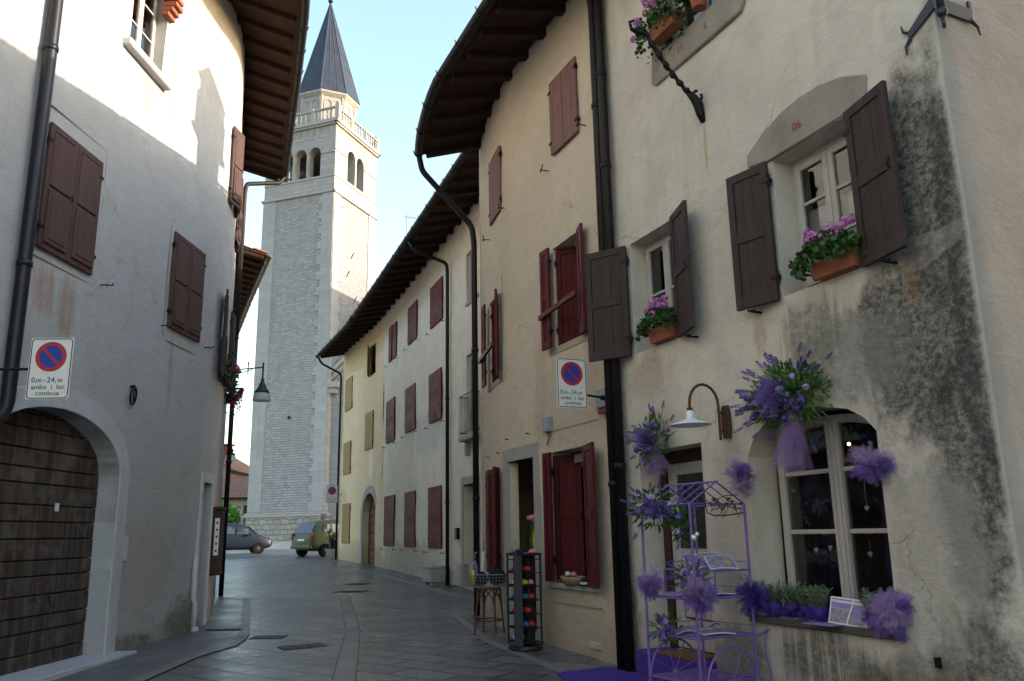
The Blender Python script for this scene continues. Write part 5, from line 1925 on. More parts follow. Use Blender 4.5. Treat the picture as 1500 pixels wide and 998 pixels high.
# ------------------------------------------------------------------ street lanterns on the left
def lantern(F, label, reach):
    T = thing('street_lantern', label, 'street lamp', F)
    b = B()
    b.tube([(0, 0, 0), (reach, 0, .06)], .022, 6)
    b.tube([(0, 0, -.28), (reach * .12, 0, -.12), (reach * .55, 0, -.02), (reach * .62, 0, .02)], .016, 6)
    b.tube([(reach * .45, 0, -.18), (reach * .45, 0, .22)], .018, 6)
    b.ball((reach * .45, 0, .22), .035)
    b.tube([(reach, 0, .22), (reach, 0, -.35)], .028, 6)
    b.box(-.06, .0, -.05, .05, -.42, .12)
    b.done('bracket', M['iron'], T, F)
    b = B()
    b.lathe([(.02, -.30), (.06, -.32), (.06, -.45), (.10, -.50), (.14, -.62), (.24, -.76), (.25, -.80), (.23, -.80)], 16, Matrix.Translation((reach, 0, 0)))
    b.done('cap', M['anchor_iron'], T, F, smooth=True)
    b = B()
    b.lathe([(.225, -.80), (.25, -.86), (.30, -1.06), (.29, -1.07), (.02, -1.07)], 16, Matrix.Translation((reach, 0, 0)))
    b.done('shade', N("frosted glass").P(Base_Color=(.6, .62, .62), Roughness=.35, Alpha=.75), T, F, smooth=True)
    return T


q = FL.at(FL.t1 - .1, .12)[0]
lantern(Matrix.Translation((q.x + .05, q.y, 5.72)) @ Matrix.Rotation(rad(-2), 4, 'Z') @ Matrix.Scale(.76, 4), 'hanging street lantern with bell cap on a bracket at the corner of the left house', .92)
b = B()
Fq = Matrix.Translation((-10.95, 32.0, 4.75)) @ Matrix.Scale(.7, 4)
T = thing('street_lantern', 'small far street lantern seen behind the downpipe of the left house', 'street lamp', Fq)
b.tube([(-.4, 0, .5), (0, 0, .55), (0, 0, .35)], .03, 6)
b.lathe([(.03, .55), (.05, .4), (.11, .25), (.12, .1), (.26, .0), (.27, -.05), (.02, -.05)], 14)
b.done('cap', M['iron'], T, Fq)
B().lathe([(.24, -.05), (.34, -.35), (.02, -.36)], 14).done('shade', M['white_paint'], T, Fq)

# ------------------------------------------------------------------ signs, boxes and lamps on the walls
def no_parking(F, label, w=.40, h=.60, arm=None):
    T = thing('no_parking_sign', label, 'road sign', F)
    def rr(w, h, r, n=5):
        pts = []
        for cx, cz, a in ((w / 2 - r, -h / 2 + r, -PI / 2), (w / 2 - r, h / 2 - r, 0), (-w / 2 + r, h / 2 - r, PI / 2), (-w / 2 + r, -h / 2 + r, PI)):
            pts += [(cx + r * math.cos(a + PI / 2 * i / n), cz + r * math.sin(a + PI / 2 * i / n)) for i in range(n + 1)]
        return pts
    B().prism(rr(w, h, .02), 0, .012).done('panel', M['sign_white'], T, F)
    b = B()
    b.band(rr(w * .965, h * .977, .035), rr(w * .925, h * .95, .028), -.003, .0, closed=True)
    b.done('border', M['sign_black'], T, F)
    cz, R = h * .19, w * .365
    disc = lambda r: [(r * math.cos(2 * PI * k / 40), cz + r * math.sin(2 * PI * k / 40)) for k in range(40)]
    B().band(disc(R), disc(R * .74), -.004, 0, closed=True).done('red_ring', M['sign_red'], T, F)
    B().prism(disc(R * .742), -.0025, 0).done('blue_disc', M['sign_blue'], T, F)
    b = B()
    Rm = Matrix.Translation((0, 0, cz)) @ Matrix.Rotation(rad(45), 4, 'Y')
    b.box(-R * .75, R * .75, -.0045, 0, -R * .085, R * .085, Rm)
    b.done('red_bar', M['sign_red'], T, F)
    k = w / .4
    lettering(T, F @ Matrix.Translation((0, -.002, 0)), [("0,", -.135 * k, -.137 * k, .074 * k), ("00", -.088 * k, -.137 * k, .050 * k), ("-", -.040 * k, -.137 * k, .07 * k), ("24,", .030 * k, -.137 * k, .074 * k), ("00", .108 * k, -.137 * k, .050 * k),
              ("ambo  i  lati", 0, -.203 * k, .066 * k), ("continua", 0, -.262 * k, .064 * k)], M['sign_black'])
    b = B()
    b.box(-.05, .05, .012, .04, -.05, .01)
    if arm:
        b.tube([F.inverted() @ Vector(p) for p in arm], .014, 8)
        q = F.inverted() @ Vector(arm[-1])
        b.ball(q, .035)
    b.done('bracket', M['iron'], T, F)
    return T


rdir = FR.at(0)[1]
aR = math.atan2(rdir.y, rdir.x)
# a sign standing square to the wall faces along the street
FsR = Matrix.Translation((.71, 9.75, 3.30)) @ Matrix.Rotation(math.atan2(.4035, .915) + rad(0), 4, 'Z')
wp = FR.at(.12)[0]
no_parking(FsR, 'no parking sign on a short bracket beside the dark downpipe of the cream houses', arm=[FsR @ Vector((0, .03, -.13)), FsR @ Vector((.2, .035, -.13)), FsR @ Vector((.44, .05, -.15))])
FsL = Matrix.Translation((-4.44, 7.75, 3.18)) @ Matrix.Rotation(rad(3), 4, 'Z')
no_parking(FsL, 'no parking sign on a long arm over the arched garage portal of the left house', arm=[FsL @ Vector((0, .03, -.0)), FsL @ Vector((-.6, .03, .0)), FsL @ Vector((-1.22, .03, .0))])
FsC = Matrix.Translation((-8.19, 37.5, 3.44)) @ Matrix.Rotation(rad(12), 4, 'Z')
no_parking(FsC, 'small distant no parking sign at the corner of the yellow house against the church wall', .5, .78, arm=[FsC @ Vector((.1, .03, .0)), FsC @ Vector((.3, .05, .0)), FsC @ Vector((.62, .1, .0))])

F = FR.fr(.05, 3.02)
T = thing('alarm_box', 'grey alarm siren box with a red lens underneath behind the no parking sign', 'alarm box', F)
B().box(-.13, .11, -.11, 0, .03, .27).done('casing', M['grey_box'], T, F, bevel=.012)
B().box(-.12, .10, -.10, 0, -.045, .028).done('lens', M['red_lens'], T, F, bevel=.015)
F = FR.fr(-1.57, 2.92)
T = thing('sensor_box', 'small grey electrical box with a looped cable over the red shop window', 'electrical box', F)
B().box(-.10, .06, -.10, 0, .02, .24).done('casing', M['grey_box'], T, F, bevel=.012)
B().tube([(.0, -.05, .02), (.03, -.05, -.08), (-.08, -.03, -.14), (-.12, -.01, -.12), (-.12, 0, -.17)], .008, 5).done('cable', M['black_plastic'], T, F)

# gooseneck lamp over the shop door
F = FR.fr(2.32, 2.58)
T = thing('wall_lamp', 'white enamel dish lamp on a dark gooseneck bracket beside the shop door', 'lamp', F)
b = B()
b.prism([(-.045, -.16), (.045, -.16), (.06, -.1), (.06, .1), (.045, .16), (-.045, .16), (-.06, .1), (-.06, -.1)], -.03, 0)
b.tube([(0, 0, .09), (0, -.09, .09)], .014, 6)
b.tube([(0, 0, -.09), (0, -.09, -.09)], .014, 6)
arm = [(0, -.095, -.18), (0, -.095, .12)]
for i in range(11):
    a = PI * i / 10
    arm.append((-.0, -.095 - .17 + .17 * math.cos(a), .16 + .20 * math.sin(a)))
arm.append((0, -.435, .12))
b.tube(arm, .015, 8)
b.lathe([(.02, -.03), (.03, -.01), (.03, .02), (.012, .03)], 8, Matrix.Translation((0, -.435, .10)))
b.done('bracket', M['rusty'], T, F, bevel=.004)
b = B()
b.lathe([(.028, .075), (.034, .06), (.036, .0), (.075, -.02), (.19, -.055), (.20, -.065), (.197, -.068), (.185, -.06), (.07, -.03), (.02, -.02)], 24, Matrix.Translation((0, -.435, .02)))
b.done('lamp_shade', M['white_paint'], T, F, smooth=True)

# twisted iron arm under the top window
F = FR.fr(2.31, 5.95)
T = thing('iron_bracket', 'twisted wrought iron bracket with a scrolled foot under the top floor window', 'bracket', F)
b = B()
b.tube([(0, .0, -.14), (0, -.03, -.05), (0, -.05, .05), (-.0, -.10, .12), (0, -.17, .17)], [.03, .045, .055, .045, .03], 8)
for k in range(9):
    a = 2 * PI * k / 10
    pass
b.tube([(0, -.05 - .055 * math.sin(a), .16 + .055 * math.cos(a)) for a in [2 * PI * k / 12 for k in range(11)]], .016, 6)
pts = [(0.008 * math.sin(k * 2.1), -.17 - .52 * k / 24, .17 + .62 * k / 24 - .05 * math.sin(PI * k / 24)) for k in range(25)]
b.tube(pts, [.028 + .010 * math.sin(k * 1.7) for k in range(25)], 7)
b.tube([(0, -.69, .79), (0, -.75, .74), (0, -.84, .77), (0, -.86, .85), (0, -.80, .88)], [.03, .03, .022, .016, .012], 6)
b.ball((0, -.72, .76), .04)
b.done('arm', M['iron'], T, F, smooth=True)


# ------------------------------------------------------------------ flowers
def flat_petals(b, c, r, n, rg, s):
    for _ in range(n):
        d = Vector((rg.gauss(0, 1), rg.gauss(0, 1), rg.gauss(0, 1))).normalized()
        p = Vector(c) + d * r * rg.uniform(.55, 1)
        u = d.orthogonal().normalized()
        w = d.cross(u)
        a = rg.uniform(0, 6.28)
        u, w = u * math.cos(a) + w * math.sin(a), w * math.cos(a) - u * math.sin(a)
        b.add([p + u * s, p + (u * .2 + w) * s + d * s * .3, p - u * s, p - (w - u * .2) * s + d * s * .3], [(0, 1, 2, 3)])


def geranium(F, label, w, d, h, nleaf, heads, pot='box', petal='pink_petal', cat='flower box', droop=0., name='flower_box', group=None, potmat=None):
    """F at the middle of the sill, x along the wall, -y to the street"""
    rg = random.Random(label)
    T = thing(name, label, cat, F, group)
    b = B()
    if pot == 'box':
        bw = w * .62
        ps = []
        for (z, k) in ((0, .88), (.12, 1), (.12, 1.06), (.15, 1.06)):
            ps.append([(-bw / 2 * k, -.085 * k, z), (bw / 2 * k, -.085 * k, z), (bw / 2 * k, .085 * k, z), (-bw / 2 * k, .085 * k, z)])
        b.add([q for r in ps for q in r], [(3, 2, 1, 0)] + [(4 * j + i, 4 * j + (i + 1) % 4, 4 * j + 4 + (i + 1) % 4, 4 * j + 4 + i) for j in range(3) for i in range(4)] + [(12, 13, 14, 15)])
    else:
        b.lathe([(.075, 0), (.10, .15), (.11, .15), (.11, .18), (.095, .18), (.095, .15)], 14)
    b.done('planter', potmat or M['terracotta'], T, F, bevel=.006)
    b = B()
    for _ in range(nleaf):
        a = rg.uniform(0, 6.28)
        rr_ = rg.random() ** .5
        x, y = rr_ * math.cos(a) * w / 2, rr_ * math.sin(a) * d / 2
        x -= .05
        z = .15 + h * (1 - rr_ * rr_ * .75) * rg.uniform(.35, 1.0) - droop * rr_ * rg.random() * 1.6
        leaf(b, Vector((x, y - .05, z)), rg.uniform(.020, .042), rg, 1.2)
    for _ in range(14):
        a = rg.uniform(0, 6.28)
        b.tube([(0, 0, .15), (w * .3 * math.cos(a), d * .3 * math.sin(a), .16 + h * .6)], .004, 4)
    b.done('foliage', M['leaf'], T, F, recalc=False)
    b = B()
    for (x, y, z) in heads:
        b.tube([(x * .6, y * .5, .2), (x, y, z - .01)], .0035, 4)
        flat_petals(b, (x, y, z), .045, 46, rg, .015)
    b.done('blossom', M[petal], T, F, recalc=False)
    return T


geranium(FR.fr(3.96, 3.605, .02), 'pink geraniums in a terracotta box on the sill of the big arched lintel window', .80, .40, .26, 640,
         [(-.27, -.05, .44), (-.20, -.12, .35), (-.12, -.12, .36), (-.24, -.02, .40), (.04, -.1, .38), (.10, -.08, .33), (.16, -.1, .36), (-.02, -.12, .32), (.22, -.05, .40), (.12, -.02, .42), (-.17, -.1, .38)], droop=.10)
geranium(FR.fr(1.40, 3.60, .02), 'pink geraniums in a terracotta pot on the sill of the smaller first floor window', .72, .38, .28, 560,
         [(-.14, -.08, .44), (-.20, -.1, .39), (.02, -.08, .40), (-.32, -.12, .25), (.10, -.06, .46), (-.02, -.15, .30), (.14, -.08, .38), (-.08, -.05, .48)], droop=.08)
geranium(FR.fr(1.98, 7.025, .16), 'pink geraniums spilling over the left end of the top floor stone sill', .80, .42, .30, 420,
         [(-.34 + .075 * i + .03 * math.sin(i * 5), -.14 - .06 * math.sin(i * 3), .26 + .032 * i + .05 * math.sin(i * 7)) for i in range(11)] + [(-.42, -.16, .16), (-.3, -.2, .3), (-.1, -.2, .44), (.05, -.2, .5)], droop=.22)
geranium(FR.fr(2.52, 7.025, .10), 'green leafed plant in a clay pot beside the pink geraniums on the top floor sill', .42, .34, .34, 260, [(.0, -.05, .55)], pot='round', cat='flower pot', name='flower_pot')
Fq = FL.fr(3.7, 4.35, .06)
geranium(Fq, 'magenta flowers in a box at the open window where the left house bends', .9, .34, .35, 300, [(-.4 + .05 * i, -.12 + .07 * math.sin(i * 4), .22 + .12 * math.sin(i * 2.3)) for i in range(18)], petal='magenta_petal', droop=.2, potmat=M['iron'])
Fq = FL.fr(5.2, 4.25, .10)
geranium(Fq, 'magenta flowers hanging from an iron holder low beside the corner downpipe of the left house', .7, .36, .3, 260, [(-.35 + .03 * i, -.14 + .09 * math.sin(i * 4), .10 + .16 * math.sin(i * 2.3)) for i in range(26)], petal='magenta_petal', droop=.3, potmat=M['iron'])


def tulle(b, c, n, r, rg, squash=(1, 1, 1), up=0.):
    """crumpled fans of net round a knot"""
    c = Vector(c)
    lobes = []
    for _ in range(9):
        q = Vector((rg.gauss(0, 1) * squash[0], rg.gauss(0, 1) * squash[1], rg.gauss(0, 1) * squash[2] + up))
        lobes.append((q.normalized(), rg.uniform(.75, 1.3)))
    for _ in range(int(n * 5)):
        q, ql = lobes[rg.randrange(9)]
        d = (q + Vector((rg.gauss(0, .42) * squash[0], rg.gauss(0, .42) * squash[1], rg.gauss(0, .42) * squash[2]))) * ql
        if d.length < .1: continue
        L = r * rg.triangular(.35, 1.12, .95) * min(1.25, d.length ** .35)
        d.normalize()
        u = d.orthogonal().normalized()
        a = rg.uniform(0, 6.28)
        u = u * math.cos(a) + d.cross(u) * math.sin(a)
        w = d.cross(u)
        k = 4
        vs = []
        ph = rg.uniform(0, 6)
        for i in range(k + 1):
            s_ = i / k
            ctr_ = c + d * L * s_ + (w * .13 + u * .08) * L * math.sin(s_ * 4.5 + ph) * s_ ** .5
            ww = r * (.015 + .17 * s_ * (1.15 - .5 * s_))
            for j in (-1, 0, 1):
                vs.append(ctr_ + u * ww * j + w * (.045 * r * math.sin(ph + 3 * j + 5 * s_)))
        b.add(vs, [(3 * i + j, 3 * i + 1 + j, 3 * i + 4 + j, 3 * i + 3 + j) for i in range(k) for j in (0, 1)])


M['tulle_tail'] = tulle_mat("hanging net", (.34, .24, .5), (.46, .34, .6), .30)


def pompom(F, label, r, m1='tulle', m2='tulle_pink', n=70, squash=(1, 1, 1), up=0., group='tulle pompoms'):
    rg = random.Random(label)
    T = thing('tulle_pompom', label, 'pompom', F, group)
    b = B()
    tulle(b, (0, 0, -.01), n, r, rg, squash, -up)
    b.done('tulle', M[m1], T, F, smooth=True, recalc=False)
    b = B()
    tulle(b, (0, -.02, .02), int(n * .6), r * .92, rg, squash, up + .5)
    b.done('pale_tulle', M[m2], T, F, smooth=True, recalc=False)
    b = B()
    b.ball((0, 0, 0), .018)
    b.tube([(0, 0, 0), (.01, 0, .07)], .004, 4)
    b.done('knot', M['purple_iron'], T, F)
    return T


def bouquet(F, label, rx, ry, rz, nleaf, nspike, ntulle, nblos, long=1.0, tail=0., only=None, light=True):
    rg = random.Random(label)
    T = thing('lavender_bouquet', label, 'bouquet', F)
    b = B()
    for _ in range(nleaf):
        d = Vector((rg.gauss(0, 1), -abs(rg.gauss(0, .7)), rg.gauss(0, 1))).normalized() * rg.random() ** .5
        p = Vector((d.x * rx, d.y * ry, d.z * rz))
        o_ = Vector((d.x + rg.gauss(0, .4), d.y + rg.gauss(0, .4), d.z + rg.gauss(0, .4)))
        o_ = o_.normalized() if o_.length > .01 else Vector((0, 0, 1))
        s_ = o_.orthogonal().normalized()
        a = rg.uniform(0, 6.28)
        s_ = s_ * math.cos(a) + o_.cross(s_) * math.sin(a)
        L, w = rg.uniform(.06, .11), rg.uniform(.009, .017)
        b.add([p, p + o_ * L * .5 + s_ * w, p + o_ * L, p + o_ * L * .5 - s_ * w], [(0, 1, 2, 3)])
    b.done('leaves', M['leaf_light'] if light else M['leaf'], T, F, recalc=False)
    st, sp = B(), B()
    for i in range(nspike):
        a = rg.gauss(2.5, .85) if rg.random() < .72 else rg.uniform(-.5, 6.0)
        el = rg.uniform(-.1, .7)
        d = Vector((math.cos(a) * math.cos(el), -math.sin(el) - .1, math.sin(a) * math.cos(el))).normalized()
        k = rg.uniform(.85, 1.25) * long
        p = Vector((d.x * rx * k, d.y * ry, d.z * rz * k)) + Vector((rg.gauss(0, .03), 0, .02 - abs(rg.gauss(0, .05))))
        st.tube([p * .1, p * .6 + Vector((0, 0, .02)), p], .003, 4)
        q = (p - p * .6).normalized()
        L = rg.uniform(.06, .11)
        for j in range(22):
            t_ = j / 21
            rr_ = .013 * (1 - t_ * .65)
            o_ = q.orthogonal().normalized()
            an = j * 2.4
            o_ = o_ * math.cos(an) + q.cross(o_) * math.sin(an)
            c = p + q * L * t_ + o_ * rr_
            m_ = q.cross(o_)
            s_ = .014
            sp.add([c - m_ * s_ * .6, c + q * s_ * .4 + o_ * s_ * .2, c + m_ * s_ * .6 + q * s_ * .3, c + q * s_ * 1.5 + o_ * s_ * .7], [(0, 1, 3), (1, 2, 3), (0, 2, 3)])
    st.done('stems', M['leaf_light'], T, F, recalc=False)
    sp.done('lavender_spikes', M['lav_petal'], T, F, recalc=False)
    if nblos:
        b, c_ = B(), B()
        for i in range(nblos):
            a = rg.uniform(0, 6.28)
            k = rg.uniform(.15, .85)
            flat_petals(b if rg.random() < .6 else c_, (math.cos(a) * rx * k, -ry * rg.uniform(.6, 1.0), math.sin(a) * rz * k), rg.uniform(.022, .036), 34, rg, .016)
        b.done('blossom', M['lav_petal'], T, F, recalc=False)
        c_.done('blossom', M['pale_petal'], T, F, recalc=False)
    if ntulle:
        b = B()
        tulle(b, (.02, -ry * .8, 0), ntulle, min(rx, rz) * .62, rg)
        tulle(b, (-rx * .35, -ry * .6, -.03), ntulle // 2, min(rx, rz) * .5, rg)
        b.done('tulle', M['tulle'], T, F, smooth=True, recalc=False)
        b = B()
        tulle(b, (-.1 * rx, -ry * .7, rz * .25), ntulle // 2, min(rx, rz) * .5, rg)
        b.done('pale_tulle', M['tulle_pink'], T, F, smooth=True, recalc=False)
    if tail:
        b = B()
        for i in range(9):
            x0 = .08 + rg.uniform(-.05, .05)
            x1 = x0 + rg.uniform(-.16, .12)
            n = 12
            vs = []
            ph = rg.uniform(0, 6)
            Lt = tail * rg.uniform(.7, 1.05)
            for j in range(n + 1):
                s_ = j / n
                x = x0 + (x1 - x0) * s_
                z = -.05 - Lt * s_
                ww = .03 + .075 * s_
                for e in (-1, 0, 1): vs.append((x + ww * e, -ry * .5 + .03 * math.sin(ph + 4 * s_ + e * 2), z))
            b.add(vs, [(3 * j + e, 3 * j + 1 + e, 3 * j + 4 + e, 3 * j + 3 + e) for j in range(n) for e in (0, 1)])
        b.done('tulle_tail', M['tulle_tail'], T, F, smooth=True, recalc=False)
    return T


bouquet(FR.fr(3.30, 2.68, .04), 'large lavender bouquet with leaves and a hanging net tail over the shop window', .45, .26, .27, 900, 46, 40, 30, 1.2, .62)
bouquet(FR.fr(1.16, 2.53, .04), 'lavender and tulle bouquet on the wall at the upper left corner of the shop door', .30, .2, .25, 300, 20, 40, 14, 1.2, .34)
pompom(FR.fr(2.52, 2.02, .07), 'lilac tulle pompom hung from a nail between the lamp and the shop window', .16, 'tulle_pink', 'tulle', 70)
pompom(FR.fr(4.12, 2.02, .09), 'ragged purple and pink tulle pompom on the right jamb of the shop window', .16, 'tulle', 'tulle_pink', 60, (1.3, .7, .6), -.15)
pompom(FR.fr(4.13, .92, .10), 'big purple tulle pompom at the right end of the shop window sill', .175, 'tulle', 'tulle_pink', 90, (1.1, .8, .9))

# ------------------------------------------------------------------ on and in the shop window
def lavender_pot(F, label, w, n, wrap=True):
    rg = random.Random(label)
    T = thing('lavender_pot', label, 'potted plant', F, 'lavender pots on the shop window sill')
    B().lathe([(.05, 0), (.068, .11), (.072, .12), (.06, .12), (.055, .10)], 12).done('pot', M['carpet'], T, F)
    b = B()
    for _ in range(n):
        a = rg.uniform(0, 6.28)
        r0_ = rg.random() * .05
        p = Vector((math.cos(a) * r0_, math.sin(a) * r0_, .10))
        d = Vector((math.cos(a) * rg.uniform(.1, .6), math.sin(a) * rg.uniform(.1, .5), 1)).normalized()
        L = rg.uniform(.09, .19)
        for j in range(5):
            q = p + d * L * (j + 1) / 5
            o_ = Vector((rg.gauss(0, 1), rg.gauss(0, 1), rg.uniform(0, 1.2))).normalized()
            s_ = o_.orthogonal().normalized() * .0035
            b.add([q - s_, q + s_, q + s_ + o_ * .035, q - s_ + o_ * .035], [(0, 1, 2, 3)])
        b.tube([p, p + d * L], .0025, 3, cap=False)
    b.done('foliage', M['lav_leaf'], T, F, recalc=False)
    b = B()
    tulle(b, (0, 0, .055), 34, .12, rg, (1.2, 1.2, .45))
    b.done('tulle_wrap', M['tulle_deep'], T, F, smooth=True, recalc=False)
    return T


for (t, y, n, lb) in ((2.74, .03, 70, 'lavender pot wrapped in purple net at the left end of the shop window sill'),
                      (2.93, .0, 80, 'second lavender pot from the left on the shop window sill'),
                      (3.12, -.01, 90, 'third lavender pot from the left, the fullest of the row on the shop window sill'),
                      (3.30, .04, 80, 'lavender pot just left of the printed card on the shop window sill'),
                      (3.86, .02, 80, 'lavender pot between the printed card and the big pompom on the shop window sill')):
    lavender_pot(FR.fr(t, .796, y - .06), lb, .1, n)
F = FR.fr(3.62, .797, .02) @ Matrix.Rotation(rad(10), 4, 'Z') @ Matrix.Rotation(rad(4), 4, 'Y') @ Matrix.Rotation(rad(-14), 4, 'X')
T = thing('folded_card', 'white bordered folded card with lavender photos standing on the shop window sill', 'card', F)
b = B()
b.prism([(-.17, 0), (.17, 0), (.17, .21), (-.17, .21)], 0, .004)
b.prism([(-.17, 0), (.17, 0), (.17, .21), (-.17, .21)], 0, .004, Matrix.Translation((0, .07, -.01)) @ Matrix.Rotation(rad(22), 4, 'X'))
b.done('sheet', M['paper'], T, F)
B().prism([(-.158, .125), (.015, .125), (.03, .198), (-.158, .198)], -.0015, 0).done('title_panel', M['lilac_paper'], T, F)
B().prism([(-.158, .012), (-.01, .012), (.013, .122), (-.158, .122)], -.0015, 0).done('photo', M['photo_print'], T, F)
b = B()
b.prism([(.005, .012), (.158, .012), (.158, .198), (.044, .198)], -.0015, 0)
b.done('photo', M['photo_print'], T, F)
b = B()
b.prism([(.052, .06), (.125, .06), (.12, .15), (.075, .16), (.06, .13)], -.003, -.0015)
b.done('photo_motif', M['lilac_paper'], T, F)
F = FR.fr(3.5, .797, .06)
b = B()
b.prism([(-.2, 0), (.1, 0), (.1, .004), (-.2, .004)], -.12, .06)
tag(b.done('leaflet', M['lilac_paper'], None, F @ Matrix.Rotation(rad(6), 4, 'Z')), 'lilac leaflet lying flat under the folded card on the sill', 'leaflet')


def heart_pts(w, h, n=24):
    out = []
    for i in range(n):
        a = 2 * PI * i / n
        out.append((w * math.sin(a) ** 3, h * (13 * math.cos(a) - 5 * math.cos(2 * a) - 2 * math.cos(3 * a) - math.cos(4 * a)) / 15))
    return out[::-1]


hd = -.44
hearts = [(2.66, 1.90, .10, 'small white heart hanging in the upper left corner of the shop window'), (3.52, 1.71, .32, 'white heart on the long thread in the right upper pane of the shop window'), (3.74, 1.80, .2, 'white heart on the short thread under the right pompom of the shop window'),
          (2.88, 1.36, .10, 'white heart in the lower left pane, left of its neighbour'), (3.06, 1.38, .09, 'white heart in the lower left pane close to the centre post'), (3.50, 1.33, .12, 'white heart in the lower right pane near the centre post'), (3.76, 1.26, .2, 'white heart in the lower right pane, the lowest of all')]
for (t, z, L, lb) in hearts:
    F = FR.fr(t, z, hd)
    T = thing('hanging_heart', lb, 'ornament', F, 'white hearts hanging in the shop window')
    B().prism([(x, zz) for x, zz in heart_pts(.026, .024)], -.006, .006).done('heart', M['paper'], T, F, bevel=.003)
    B().tube([(0, 0, .02), (0, 0, .02 + L)], .002, 4).done('thread', M['paper'], T, F)
F = FR.fr(2.97, 1.64, hd)
T = thing('lavender_heart', 'big heart shaped lavender wreath hanging inside the left half of the shop window', 'wreath', F)
rgh = random.Random(5)
b = B()
hp = heart_pts(.20, .19, 60)
for (x, z) in hp:
    flat_petals(b, (x, 0, z), .016, 12, rgh, .012)
b.done('wreath', M['lav_petal'], T, F, recalc=False)
b = B()
tulle(b, (0.02, -.02, .10), 14, .09, rgh)
b.done('bow', M['tulle_pink'], T, F, recalc=False)
F = FR.fr(3.50, 2.10, -1.15)
T = thing('pendant_lamp', 'warm glowing bulb inside the right half of the shop window', 'lamp', F)
B().ball((0, 0, 0), .035).done('bulb', M['bulb'], T, F, smooth=True)
B().tube([(0, 0, .03), (0, 0, .6)], .006, 5).done('cable', M['black_plastic'], T, F)
F = FR.fr(2.66, 2.36, -1.2)
T = thing('pendant_lamp', 'tiny warm bulb glowing inside behind the tulle tail in the shop window', 'lamp', F)
B().ball((0, 0, 0), .016).done('bulb', M['bulb'], T, F, smooth=True)
B().tube([(0, 0, .01), (0, 0, .5)], .005, 5).done('cable', M['black_plastic'], T, F)

# carpets and mat in front of the shop
def flat_sheet(pts, lift, mat, name, label, cat, thick=.012):
    b = B()
    n = len(pts)
    top = [(x, y, gz(y) + lift) for x, y in pts]
    bot = [(x, y, gz(y) + lift - thick) for x, y in pts]
    b.add(top + bot, [tuple(range(n))] + [(n + i, n + (i + 1) % n, (i + 1) % n, i) for i in range(n)])
    return tag(b.done(name, mat, None, Matrix()), label, cat)


flat_sheet([(.42, 9.72), (.85, 7.2), (2.6, 7.0), (2.0, 8.05), (1.15, 9.95), (.98, 10.02)], .016, M['carpet'], 'carpet', 'purple carpet laid on the street before the lavender shop', 'carpet')
F = FR.fr(1.35, .306, .02)
b = B()
b.box(-.32, .32, -.14, .22, 0, .018)
tag(b.done('doormat', M['coir'], None, F, bevel=.004), 'brown coir doormat on the purple covered doorstep', 'doormat')

# ------------------------------------------------------------------ the purple iron display cart
ang = math.atan2(.51, .86)
FC = Matrix.Translation((1.52, 7.34, gz(7.5))) @ Matrix.Rotation(ang, 4, 'Z')
T = thing('display_cart', 'purple wrought iron flower cart with gabled top, shelves and spoked wheels before the shop', 'display cart', FC)
A_ = .66
zt, zr_ = 1.79, 1.985
for (x, y) in ((0, 0), (A_, 0), (A_, A_), (0, A_)):
    B().tube([(x, y, .20), (x, y, zt)], .0125, 8).done('post', M['purple_iron'], T, FC)
b = B()
for x in (0, A_): b.tube([(x, 0, zt), (x, A_, zt)], .008, 6)
for y in (0, A_): b.tube([(0, y, zt), (A_, y, zt)], .008, 6)
b.tube([(A_ / 2, -.02, zr_), (A_ / 2, A_ + .02, zr_)], .010, 6)
for i in range(6):
    y = A_ * i / 5
    for x in (0, A_): b.tube([(x, y, zt), (A_ / 2, y, zr_)], .006 if 0 < i < 5 else .009, 5)
b.done('gable_top', M['purple_iron'], T, FC)


def rack_shelf(z, x0, x1, rail):
    b = B()
    for x, y in (((x0, 0), (x1, 0)), ((x1, 0), (x1, A_)), ((x1, A_), (x0, A_)), ((x0, A_), (x0, 0))):
        b.tube([(*x, z), (*y, z)], .009, 6)
    n = int((x1 - x0) / .055)
    for i in range(1, n):
        x = x0 + (x1 - x0) * i / n
        b.tube([(x, 0, z), (x, A_, z)], .004, 4)
    for k in (.33, .66): b.tube([(x0, A_ * k, z - .006), (x1, A_ * k, z - .006)], .005, 4)
    if rail:
        for (x, y), (x2, y2) in (((x1, 0), (x1, A_)), ((x1, A_), (x0, A_))):
            b.tube([(x, y, z + .07), (x2, y2, z + .07)], .004, 4)
            for k in range(5):
                u = k / 4
                b.tube([(x + (x2 - x) * u, y + (y2 - y) * u, z), (x + (x2 - x) * u, y + (y2 - y) * u, z + .07)], .003, 4)
    return b.done('shelf', M['purple_iron'], T, FC)


rack_shelf(1.21, A_ * .36, A_, True)
rack_shelf(.985, 0, A_, True)
rack_shelf(.665, 0, A_, True)
rack_shelf(.30, 0, A_, False)
b = B()
b.tube([(A_ * .36, A_, .985), (A_ * .36, A_, 1.21)], .008, 5)
b.tube([(A_ * .36, 0, .985), (A_ * .36, 0, 1.21)], .008, 5)
for x in (0, A_):
    b.tube([(x, 0, .22), (x, A_, .22)], .008, 5)
for y in (0, A_): b.tube([(0, y, .22), (A_, y, .22)], .008, 5)
b.tube([(0, 0, .22), (A_, A_, .22)], .006, 5)
b.done('lower_frame', M['purple_iron'], T, FC)
for y in (-.035, A_ + .035):
    b = B()
    R = .285
    b.tube([(A_ / 2 + R * math.cos(a), y, .30 + R * math.sin(a)) for a in [2 * PI * k / 32 for k in range(33)]], .010, 6, cap=False)
    for k in range(4):
        a = PI * k / 4 + .3
        b.tube([(A_ / 2 + R * math.cos(a), y, .30 + R * math.sin(a)), (A_ / 2 - R * math.cos(a), y, .30 - R * math.sin(a))], .005, 5)
    b.ball((A_ / 2, y, .30), .028)
    b.done('wheel', M['purple_iron'], T, FC)
